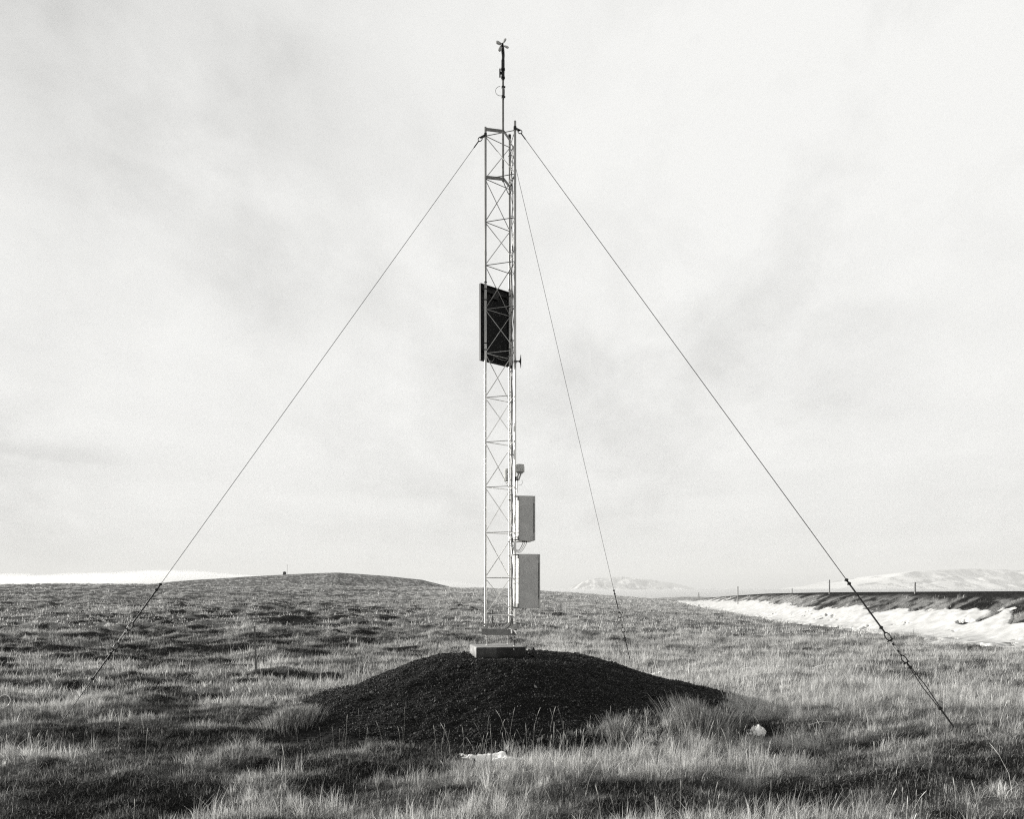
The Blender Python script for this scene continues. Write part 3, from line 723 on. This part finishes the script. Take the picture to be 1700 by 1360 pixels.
for k in range(4):
    a = math.radians(28 + 90 * k); rd_ = pv * math.cos(a) + UP * math.sin(a); tg = -pv * math.sin(a) + UP * math.cos(a)
    m_ = MB(); prof = [(.018, .008, .0), (.045, .020, .02), (.08, .025, .012), (.105, .022, .008), (.118, .010, .005)]; vs = []
    for r_, w_, tw in prof:
        for s in (-1, 1):
            for dlt in (.0012, -.0012): vs.append(pr + rd_ * r_ + tg * (w_ * s) + ax * (s * (.010 - .05 * (r_ - .02)) + dlt))
    fc = []
    for i_ in range(4):
        b0 = i_ * 4; b1 = b0 + 4
        fc += [(b0, b0 + 2, b1 + 2, b1), (b0 + 1, b1 + 1, b1 + 3, b0 + 3), (b0, b1, b1 + 1, b0 + 1), (b0 + 2, b0 + 3, b1 + 3, b1 + 2)]
    fc += [(0, 1, 3, 2), (16, 18, 19, 17)]
    m_.add(vs, fc, True); m_.build('propeller_blade', mat('pale propeller plastic', .6, .4), ws)
for y in (140.5, 157):
    MB().lathe(at(PP, zL(y)), UP, [(-.014, .026), (.014, .026)], 10).box(at(PP, zL(y)) + Vector((.027, -.01, -.003)), (.012, 0, 0), (0, .012, 0), (0, 0, .009)).build('clamp', blackp, ws)
MB().torus(at(PP, zL(148)) + Vector((-.045, -.02, -.002)), Vector((0, -1, 0.05)), .078, .0035, stretch=((0, 0, 1), 1.0), n=30, arc=.62).build('cable_loop', cable_m, ws)
MB().tube([at(PP, zL(140)) + Vector((.01, -.024, 0)), at(PP, zL(147)) + Vector((.02, -.026, 0)), at(PP, zL(157)) + Vector((.018, -.024, 0)), at(PP, zL(162)) + Vector((.01, -.022, 0))], .009, 7, soft=True).build('cable', cable_m, ws)

# ------------------------------------------------------------------ solar panel on the far-left face
sp_ = thing('solar_panel', at(Lg, zL(597)), 'upright solar panel seen from its black back, clamped behind the mast legs', 'solar panel')
s0, s1 = -.055, .560; zt, zb = zL(469.3), zL(597.3); off = n_lm * .085
pc = Lg + e_lm * (s0 + s1) / 2 + off; pc.z = (zt + zb) / 2; hw = (s1 - s0) / 2; hh = (zt - zb) / 2
MB().box(pc, e_lm * (hw - .012), n_lm * .006, UP * (hh - .012)).build('back_sheet', mat('black back sheet', .006, .55, spec=.2), sp_)
MB().box(pc + n_lm * .010, e_lm * (hw - .014), n_lm * .003, UP * (hh - .014)).build('cell_sheet', pv_m, sp_)
fr = MB(); fd = mat('dark anodised frame', .012, .5, metal=.2)
for s in (-1, 1):
    fr.box(pc + e_lm * s * (hw - .006) - n_lm * .006, e_lm * .006, n_lm * .022, UP * hh)
    fr.box(pc + UP * s * (hh - .006) - n_lm * .006, e_lm * (hw - .0125), n_lm * .022, UP * .006)
fr.build('frame', fd, sp_)
for y in (480, 581):
    r_ = MB(); c = pc.copy(); c.z = zL(y) - .0; r_.box(c - n_lm * .030, e_lm * (hw - .03), n_lm * .010, UP * .016); r_.build('mounting_rail', fd, sp_)
MB().box(pc + UP * (hh - .16) - n_lm * .028, e_lm * .06, n_lm * .014, UP * .045, .004).build('junction_box', blackp, sp_)
for p in (Lg, Mg):
    for y in (468.5, 480, 498, 570, 581):
        c = at(p, zL(y)); MB().lathe(c, UP, [(-.007, .0265), (.007, .0265)], 14).build('pipe_clamp', dark, sp_)
a = pc + UP * (-hh + .06) - n_lm * .05 - e_lm * .06
MB().tube([a + UP * .06, a + Vector((.01, 0, 0)), a + Vector((-.03, -.02, -.05)), a + Vector((-.09, -.02, -.02))], .004, 6, soft=True).build('cable', cable_l, sp_)
a2 = pc + UP * (-hh + .12) + e_lm * .2 - n_lm * .06
MB().tube([a + UP * .06, a + e_lm * .12 + UP * .025, a2 - UP * .04, a2 + Vector((.05, -.05, .02)), a2 + Vector((.09, -.08, .10))], .004, 6, soft=True).build('cable', cable_l, sp_)

# disc antenna on a short arm
an_ = thing('disc_antenna', at(Rg, zL(600)), 'small dark disc antenna edge-on, on a short arm right of the solar panel', 'antenna')
c = P(857, 600, 12.62)
MB().tube([c + Vector((-.03, 0, 0)), c + Vector((.055, 0, 0))], .011, 10).build('arm', dark, an_)
MB().lathe(at(Rg, c.z), UP, [(-.02, .027), (.02, .027)], 14).build('clamp', galv_d, an_)
MB().lathe(c + Vector((.045, 0, 0)), (1, 0, 0), [(0, .013), (.012, .022), (.020, .060), (.026, .108), (.031, .109), (.036, .06), (.038, .004)], 28).build('disc', dark, an_)
c2 = Vector((-.01, 12.93, c.z)); MB().box(c2, (.022, 0, 0), (0, .022, 0), (0, 0, .022), .006).build('cable_gland', blackp, an_)

# ------------------------------------------------------------------ radiation shields
def shield(c, r, n, pitch, lab, name='radiation_shield'):
    th = thing(name, c, lab, 'sensor shield', 'white louvred sensor shields on the mast')
    for k in range(n):
        z = k * pitch
        rr = r * (1.0 if k < n - 1 else .93)
        MB().lathe(c + UP * z, UP, [(0, rr), (pitch * .35, rr * .98), (pitch * .70, rr * .90), (pitch * .76, rr * .7)], 24).build('louvre_plate', thinp, th)
    MB().tube([c + UP * .0, c + UP * (n * pitch - .004)], r * .70, 14).build('core', thinp, th)
    return th
c = P(863.3, 784, 12.60)
s1_ = shield(c, .074, 7, .0168, 'stubby white louvred sensor shield standing on a grey holder above the upper cabinet')
MB().lathe(c + UP * .113, UP, [(0, .070), (.006, .069), (.012, .05), (.014, .003)], 24).build('cap', thinp, s1_)
MB().tube([c + UP * -.004, c + UP * -.022], .05, 14).build('base_plate', galv_d, s1_)
cb = c + UP * -.028
hs = MB()
for k in (-1, 1):
    hs.box(cb + Vector((-.022 + k * .018, 0, -.052)), Vector((.014, 0, .006)), (0, .03, 0), Vector((-.018, 0, -.052)).normalized() * -.056, .004)
hs.build('holder', galv_d, s1_)
MB().lathe(at(Rg, zL(799.5)) + Vector((.02, -.03, 0)), UP, [(-.02, .012), (-.015, .028), (.03, .034), (.045, .03)], 14).build('clamp', dark, s1_)
MB().tube([cb + Vector((.03, -.02, -.10)), cb + Vector((.038, -.02, -.15)), cb + Vector((.01, -.03, -.19)), cb + Vector((-.02, -.03, -.185))], .003, 6, soft=True).build('cable', cable_l, s1_)
MB().tube([at(Rg, zL(800)) + Vector((.035, -.035, 0)), at(Rg, zL(822)) + Vector((.030, -.03, 0))], .012, 10).build('post', galv, s1_)
c = P(843.5, 799, 13.42)
s2_ = shield(c, .078, 13, .0155, 'tall white louvred sensor shield half hidden behind the far mast leg')
MB().lathe(c + UP * .198, UP, [(0, .072), (.006, .07), (.014, .04), (.016, .003)], 24).build('cap', thinp, s2_)
MB().tube([c + UP * -.03, c + UP * .0], .03, 12).build('base_plate', white, s2_)
MB().tube([c + UP * -.02, at(Mg, c.z - .04) + Vector((0, .03, 0))], .012, 10).build('arm', galv, s2_)

# ------------------------------------------------------------------ cabinets on the right face
def cabinet(pxr, yt, yb, name, label, depth_e=.50, gland=True):
    d_ = 12.62; o0 = (862.2 - 850) / F * d_; wdt = (pxr - 862.2) / F * d_ / .984
    zt, zb = E + (984 - yt) / F * d_, E + (984 - yb) / F * d_
    near = Vector((o0, d_, 0)); c = near + n_rm * wdt / 2 + e_rm * depth_e / 2; c.z = (zt + zb) / 2
    th = thing(name, Vector((c.x, c.y, zb)), label, 'cabinet', 'grey cabinets on the mast')
    dl = .028; h = (zt - zb) / 2
    MB().box(c - n_rm * dl / 2, n_rm * (wdt / 2 - dl / 2), e_rm * depth_e / 2, UP * h, .004).build('body', cab_m, th)
    dr = MB().box(c + n_rm * (wdt / 2 - dl / 2 + .002), n_rm * (dl / 2 - .002), e_rm * (depth_e / 2 + .003), UP * (h - .001), .005).build('door', cab_e, th)
    for s in (-1, 1):
        q = near + n_rm * (wdt - dl - .001); q.z = c.z + s * (h - .045)
        MB().box(q - e_rm * .004, n_rm * .006, e_rm * .006, UP * .032, .002).build('hinge', galv_d, dr)
    q = near + n_rm * (wdt - dl * .8); q.z = c.z
    MB().box(q - e_rm * .0045, n_rm * .004, e_rm * .0022, UP * h * .66).build('door_seal', dark, dr)
    for s in (-1, 1):      # wall brackets back to the mast legs
        b_ = MB()
        for base in (Rg, Mg):
            q = at(base, c.z + s * (h - .012)); e0 = (near - Rg).dot(n_rm)
            b_.box(q + n_rm * (e0 / 2 + .01), n_rm * (e0 / 2 - .008), e_rm * .030, UP * .007)
            b_.box(q + n_rm * (e0 - .012) - UP * s * .03 , n_rm * .010, e_rm * .026, UP * .034)
            b_.torus(q, UP, .026, .006)
        b_.build('bracket', dark, th)
    q = near + e_rm * .10; q.z = c.z       # pale mounting plate behind the body
    MB().box(c - n_rm * (wdt / 2 + .009), n_rm * .004, e_rm * (depth_e / 2 + .012), UP * (h - .02)).build('back_plate', galv, th)
    return th, c, h, wdt
u, c, h, wd = cabinet(888.8, 823, 897.5, 'sensor_cabinet', 'upper grey metal cabinet, narrower one with cables looping from its underside')
for k in range(3):
    a = c + n_rm * (-.05 + .03 * k) - e_rm * .12; a.z = c.z - h
    MB().lathe(a, -UP, [(0, .012), (.02, .012), (.022, .008)], 8).build('cable_gland', blackp, u)
    b = at(Rg, a.z - .12) + Vector((-.02, .08, 0))
    MB().tube([a, a - UP * .04 , (a * .55 + b * .45) - UP * (.10 + .015 * k), b - UP * (.02 * k), b + Vector((-.03, .03, .06)), b + Vector((-.045, .04, .15))], .0055, 7, soft=True).build('cable', cable_l if k else cable_m, u)
u, c, h, wd = cabinet(897.0, 920, 1010.5, 'battery_cabinet', 'lower grey metal cabinet, wider one hanging just above the grass line')
for k in range(2):
    a = c + n_rm * (-.13 + .025 * k) - e_rm * .15; a.z = c.z - h
    MB().tube([a, a - UP * .06 + Vector((.01, 0, 0)), a - UP * .10 + Vector((-.02, 0, 0)), a + Vector((-.07, .04, -.03)), a + Vector((-.08, .05, .04))], .0055, 7, soft=True).build('cable', cable_l, u)

# ------------------------------------------------------------------ guy wires
def guy(A_, B_, hw, label, r=.0042, sizes=1.0, double=None, ring_px=None):
    """hw: list of (kind, t0, t1) with t = picture fraction from top to foot, converted to true distance"""
    A_, B_ = Vector(A_), Vector(B_); ZA, ZB = A_.y, B_.y
    def T(s):
        z = 1 / ((1 - s) / ZA + s / ZB); return (z - ZA) / (ZB - ZA) if abs(ZB - ZA) > 1e-6 else s
    def pt(s): return A_.lerp(B_, T(s))
    dv = (B_ - A_).normalized(); side = dv.cross(Vector((0, 1, 0))).normalized(); thr = side.cross(dv).normalized()
    th = thing('guy_wire', B_, label, 'guy wire', 'guy wires staying the mast')
    # shackle at the lug
    MB().torus(A_ + dv * .035, thr, .030, .0075, stretch=(dv, 1.4)).build('shackle', dark, th)
    MB().tube([A_ + dv * .072, A_ + dv * .22], .009, 8).build('wire_grip', rust, th)
    cut0 = [h for h in hw if h[0] == 'turn'][0]
    MB().tube([A_ + dv * .1, pt(hw[0][1])], r, 8).build('strand', rust, th)
    for h in hw:
        k, a, b = h; p, q = pt(a), pt(b); L = (q - p).length
        if k == 'thick': MB().tube([p, q], .0105, 8).build('wire_grip', rust, th)
        elif k == 'thin': MB().tube([p, q], max(r, .0055), 8).build('strand', rust, th)
        elif k == 'rod': MB().tube([p, q], .008, 8).build('anchor_rod', rust, th)
        elif k == 'clip':
            m_ = MB(); m_.box(p, dv * .017, side * .016, thr * .012, .003); m_.tube([p - side * .028, p + side * .024], .006, 8); m_.build('wire_clip', rust, th)
        elif k == 'shackle':
            m_ = MB(); m_.torus((p + q) / 2, thr, L * .21, .0075, stretch=(dv, 2.0), n=22)
            pe = (p + q) / 2 + dv * L * .36 * (1 if b > 0 else -1)
            m_.tube([pe - side * .042, pe + side * .036], .009, 8); m_.build('shackle', dark, th)
        elif k == 'turn':
            m_ = MB()
            for s in (-1, 1): m_.tube([p + dv * L * .17 + side * .017 * s, q - dv * L * .17 + side * .017 * s], .0075, 8)
            m_.lathe(p + dv * L * .12, dv, [(0, .014), (L * .09, .023)], 10); m_.lathe(q - dv * L * .21, dv, [(0, .023), (L * .09, .014)], 10)
            tb = m_.build('turnbuckle', galv_d, th)
            MB().tube([p, p + dv * L * .36], .0078, 8).build('screw', dark, tb); MB().tube([q, q - dv * L * .36], .0078, 8).build('screw', dark, tb)
        elif k == 'loop':    # doubled strand spreading apart and closing again
            for s in (-1, 1):
                MB().tube([p + side * .006 * s, p.lerp(q, .45) + side * .021 * s, q + side * .006 * s], .0055, 8).build('strand', rust, th)
    return th
def fr_y(y, y0, y1): return (y - y0) / (y1 - y0)
# left
B1 = Vector((-6.48, 11.0, -.02)); B1.z = float(H(B1.x, B1.y)) - .08
y0, y1 = 228, 1200
g_ = lambda y: fr_y(y, y0, y1)
guy(A1, B1, [('clip', g_(958), 0), ('thick', g_(958), g_(1021)), ('clip', g_(967), 0), ('shackle', g_(1020), g_(1034)), ('turn', g_(1032), g_(1056)), ('shackle', g_(1053), g_(1066)),
             ('thick', g_(1066), g_(1112)), ('clip', g_(1071), 0), ('clip', g_(1113), 0), ('thin', g_(1112), 1.0)], 'left guy wire running down to the dark grass by the left edge', .0038)
# right
B2 = Vector((5.24, 9.20, .23)); 
s_ = (1222 - 218) / (1210 - 218); g2 = lambda y: fr_y(y, 218, 1210)
guy(A2, B2, [('clip', g2(964), 0), ('thick', g2(963), g2(1042)), ('clip', g2(970), 0), ('clip', g2(1043), 0), ('thick', g2(1043), g2(1053)), ('shackle', g2(1050), g2(1066)), ('turn', g2(1063), g2(1090)), ('shackle', g2(1088), g2(1103)),
             ('thick', g2(1102), g2(1110)), ('clip', g2(1109), 0), ('loop', g2(1109), g2(1180)), ('clip', g2(1177), 0), ('thick', g2(1177), 1.012)], 'right guy wire, nearest and thickest, with open turnbuckle and shackles above the grass', .0048)
# far
B3 = Vector((2.96, 19.0, 0)); B3.z = float(H(2.96, 19.0)) - .03
g3 = lambda y: fr_y(y, 236, 1108)
guy(A3, B3, [('clip', g3(972), 0), ('thick', g3(972), g3(1003)), ('clip', g3(978), 0), ('clip', g3(1008), 0), ('shackle', g3(1008), g3(1018)), ('turn', g3(1016), g3(1034)), ('shackle', g3(1032), g3(1042)),
             ('thick', g3(1041), g3(1085)), ('clip', g3(1050), 0), ('thin', g3(1084), 1.0)], 'thin far guy wire going down behind the mound to the right of the cabinets', .0038)

# ------------------------------------------------------------------ stakes, marker posts, far station
def stake(px, yt, yb, dep, w, label, name='wooden_stake', cat='stake', group=None, lean=0.0, m=wood):
    b = P(px, yb, dep); tp = P(px + lean, yt, dep); gz_ = float(H(b.x, b.y))
    mb = MB(); lo = Vector((b.x, b.y, min(b.z, gz_) - .06)); dv = (tp - lo).normalized(); sx = Vector((1, .15, 0)).normalized(); sy = dv.cross(sx).normalized(); sx = sy.cross(dv)
    c = (lo + tp) / 2; mb.box(c, sx * w / 2, sy * w / 2, dv * (tp - lo).length / 2, w * .12)
    o = mb.build(name, m); return tag(o, label, cat, group)
def ground_depth(px, py):
    lo, hi = 3.0, 300.0
    ds = np.geomspace(3, 300, 4000); xs = (px - 850) / F * ds; zs = H(xs, ds); ray = E + (984 - py) / F * ds
    i_ = np.where(ray < zs)[0]; return float(ds[i_[0]]) if len(i_) else 60.0
stake(425.5, 1040, 1118, ground_depth(425, 1116), .036, 'slim grey wooden stake standing alone in the grass left of the mound', lean=-3)
stake(817.5, 1013, 1035, ground_depth(817, 1035), .06, 'short distant stake seen through the foot of the lattice mast')
stake(931, 1003, 1016, ground_depth(931, 1016), .06, 'tiny distant stake just right of the lower cabinet')
pole_g = 'thin marker posts along the road'
for px, yt, yb, dep, lab in ((1519, 967, 990, 42, 'road marker post farthest right, tallest, against the flat snowy mountain'),
                             (1377, 963, 984.5, 55, 'road marker post just left of the right guy wire'),
                             (1225, 974, 991, 80, 'road marker post where the dark road edge starts to flatten'),
                             (1160, 984, 992, 125, 'smallest marker post at the far end of the road edge')):
    x = (px - 850) / F * dep
    stake(px, yt, yb, dep, .040 + .0005 * dep, lab, 'marker_post', 'marker post', pole_g, m=mat('faded post paint', .22, .8, var=.3))
stake(1315, 977, 984.5, 110, .08, 'faint marker post on the far side of the road, between two nearer posts', 'marker_post', 'marker post', pole_g, m=mat('faded post paint', .2, .8))

hx = (472.5 - 850) / F * 612; hz_ = float(H(hx, 612))
hut = thing('equipment_hut', (hx, 612, hz_), 'tiny dark hut on the hill crest, far left of the mast', 'hut')
MB().box((hx, 612, hz_ + .8), (1.0, 0, 0), (0, 1.1, 0), (0, 0, 1.3), .05).build('wall', mat('dark hut boards', .05, .8, var=.2), hut)
rf = MB(); rf.add([(hx - 1.2, 610.7, hz_ + 2.1), (hx + 1.2, 610.7, hz_ + 2.1), (hx, 610.7, hz_ + 2.6), (hx - 1.2, 613.3, hz_ + 2.1), (hx + 1.2, 613.3, hz_ + 2.1), (hx, 613.3, hz_ + 2.6)],
       [(0, 1, 2), (5, 4, 3), (0, 2, 5, 3), (2, 1, 4, 5), (0, 3, 4, 1)]); rf.build('roof', mat('hut roof', .08, .8), hut)
tmx = hx + 1.1 + .7
tm = thing('distant_mast', (tmx, 613, hz_), 'hair-thin far mast rising beside the hut on the hill crest', 'mast')
MB().tube([(tmx, 613, hz_ - .3), (tmx, 613, hz_ + 7.6)], .09, 8).build('pole', mat('far mast paint', .15, .7), tm)
MB().box((tmx, 613, hz_ + 7.7), (.35, 0, 0), (0, .05, 0), (0, 0, .12)).build('crossarm', dark, tm)

# pale rock in the shadowed grass right of the mound
def rock(cx, cy, cz, s, label, seed, squash=(1.5, .8, .7), name='rock', m=None):
    bm = bmesh.new(); bmesh.ops.create_icosphere(bm, subdivisions=3, radius=s); rng = np.random.default_rng(seed)
    o_ = rng.random(2) * 50
    for v_ in bm.verts:
        c = v_.co; k = 1 + .7 * float(fbm(np.array(c.x / s * 1.1 + o_[0]), np.array(c.y / s * 1.1 + c.z / s + o_[1]), seed, 3))
        v_.co = Vector((c.x * squash[0] * k, c.y * squash[1] * k, c.z * squash[2] * k)) + Vector((cx, cy, cz))
    bm.verts.index_update(); mb = MB(); mb.add([v_.co.copy() for v_ in bm.verts], [[v_.index for v_ in f.verts] for f in bm.faces]); bm.free()
    return tag(mb.build(name, m), label, 'rock')
# old wire hoop at the left edge
lx, ly = -7.85, 12.0
lz = float(H(lx, ly))
MBo = MB(); MBo.torus((lx, ly, lz + .13), (0, -1, .3), .10, .006, n=24, arc=.8); tag(MBo.build('wire_hoop', galv, None), 'bent loose wire hoop in the grass at the far left edge', 'wire hoop')
# bent fallen straw sticks
def stick(pts, label):
    tag(MB().tube([Vector((x, y, float(H(x, y)) + z)) for x, y, z in pts], [.004, .004, .003, .002][:len(pts)], 6).build('fallen_stick', mat('bleached straw', .5, .8), None), label, 'stick')
stick([(3.72, 9.75, .09), (3.86, 9.75, .12), (4.02, 9.72, .09)], 'bleached straw stick lying in the shade beyond the small snow scrap')

# ------------------------------------------------------------------ far mountains
def mountain(name, px0, px1, tops, dist, seed, zfoot, rel):
    """heightfield ridge: skyline heights (photograph rows) over its width, gullies cut in its near flank"""
    na, nd = 420, 110; pxs = np.linspace(px0, px1, na); dep = np.linspace(dist * .82, dist * 1.25, nd)
    xa = (pxs - 850) / F * dist; XX, YY = np.meshgrid(xa, dep)
    PXg = 850 + XX / dist * F
    sky_y = np.interp(PXg, [a for a, _ in tops], [b for _, b in tops]); top = (984 - sky_y) / F * dist
    t_ = np.clip((YY - dist * .84) / (dist * .15), 0, 1)
    back = 1 - .3 * np.clip((YY - dist) / (dist * .25), 0, 1)
    u_ = XX / 900. + YY / 2600.
    gul = np.abs(fbm(u_ * 2.2, YY / 2200., seed, 5, .55))
    prof = np.clip(t_, 0, 1) ** (1.25)
    ht = top * (prof - (1.0 * gul * prof * (1 - t_) * 2.0) * (t_ < 1)) * back + rel * 0.25 * top * fbm(XX / 500., YY / 500., seed + 5, 4) * prof * (t_ < .97)
    ht = np.minimum(ht, top * back)
    Zz = E + np.where(t_ <= 0, zfoot, np.maximum(ht, zfoot) + zfoot * (1 - prof))
    m = bpy.data.materials.new(name + ' rock and snow'); m.use_nodes = True; t = NT(m.node_tree)
    o = t.n('ShaderNodeOutputMaterial'); b = t.n('ShaderNodeBsdfDiffuse'); t.l(b.outputs[0], o.inputs[0])
    tc = t.n('ShaderNodeTexCoord'); v = tc.outputs['Object']
    nz = t.noise(t.mapping(v, rot=(0, 0, .5), scale=(1, .25, .35)), .006, 7, .62); nz2 = t.noise(v, .0012, 4, .6)
    a = t.ramp(t.math('ADD', t.math('MULTIPLY', nz, .7), t.math('MULTIPLY', nz2, .3)), .44, .54, .14, .85)
    gm = t.n('ShaderNodeNewGeometry'); sN = t.n('ShaderNodeSeparateXYZ'); t.l(gm.outputs['True Normal'], sN.inputs[0])
    a = t.mix(t.ramp(sN.outputs[2], .93, .985), a, .85)
    t.l(t.grey(a), b.inputs[0])
    ob = npmesh(name, np.stack([XX.ravel(), YY.ravel(), Zz.ravel()], -1), grid_faces(nd, na).ravel(), 4, m, True)
    return tag(ob, kind='structure')
mountain('mountain', 1360, 2500, [(1360, 984), (1400, 975), (1425, 969), (1450, 966), (1470, 961), (1490, 952.5), (1515, 948.5), (1560, 946), (1600, 945), (1660, 946), (1700, 948), (1800, 950), (2000, 960), (2300, 966), (2500, 984)], 13000, 5, -40, 1.0)
mountain('mountain', 945, 1180, [(945, 990), (958, 978), (966, 971), (975, 964), (985, 960), (1000, 959), (1030, 957.5), (1045, 959.5), (1065, 961), (1090, 965), (1110, 967.5), (1125, 970.5), (1150, 978), (1180, 990)], 15000, 9, -40, 1.0)

# ------------------------------------------------------------------ air: one box of thin haze, and low fog over the far plain
def vol_mat(name, dens, col=(.96, .96, .945), g=0.0):
    m = bpy.data.materials.new(name); m.use_nodes = True; t = NT(m.node_tree)
    o = t.n('ShaderNodeOutputMaterial'); p = t.n('ShaderNodeVolumePrincipled'); t.l(p.outputs[0], o.inputs['Volume'])
    p.inputs['Density'].default_value = dens; p.inputs['Color'].default_value = (*col, 1); p.inputs['Anisotropy'].default_value = g
    return m
hz = MB(); hz.box((0, 2000, 150), (15000, 0, 0), (0, 17000, 0), (0, 0, 360)).build('haze', vol_mat('thin haze', 0.000095), None)
tag(bpy.data.objects['haze'], kind='stuff')
# low fog lying over the far plain: a closed, lumpy layer with real depth
fx = np.linspace(-5200, 5200, 420); fy = np.linspace(2600, 9000, 80); FX, FY = np.meshgrid(fx, fy)
fp = 850 + FX / FY * F
ty = np.interp(fp, [-900, 0, 120, 240, 330, 420, 700, 760, 830, 930, 1150, 1400, 3000], [951, 952, 953, 951, 953, 957, 962, 968, 976, 979, 977, 978, 978])
topz = E + (984 - ty) / F * 4200
lump = fbm(FX / 260., FY / 700., 301, 6, .62)
topz = topz * (1 + .30 * lump) + 6 * lump + 10 * fbm(FX / 90., FY / 300., 320, 3)
bot = -85.0
edge = ss(FY, 2600, 4200) * (1 - ss(FY, 7800, 9000)) * ss(np.abs(FX), 5200, 4600 )
topz = bot + (topz - bot) * np.clip(edge, .02, 1)
nV = fx.size * fy.size
V = np.concatenate([np.stack([FX.ravel(), FY.ravel(), topz.ravel()], -1), np.stack([FX.ravel(), FY.ravel(), np.full(nV, bot)], -1)])
gf = grid_faces(fy.size, fx.size); nx = fx.size; ny = fy.size
rim = [j for j in range(nx)] + [i_ * nx + nx - 1 for i_ in range(1, ny)] + [(ny - 1) * nx + j for j in range(nx - 2, -1, -1)] + [i_ * nx for i_ in range(ny - 2, 0, -1)]
rim = np.array(rim); rn = np.roll(rim, -1)
allf = np.concatenate([gf, gf[:, ::-1] + nV, np.stack([rim + nV, rn + nV, rn, rim], -1)])
fo = npmesh('fog', V, allf.ravel(), 4, vol_mat('low fog', .0014, (.995, .995, .985), .4), False); tag(fo, kind='stuff')
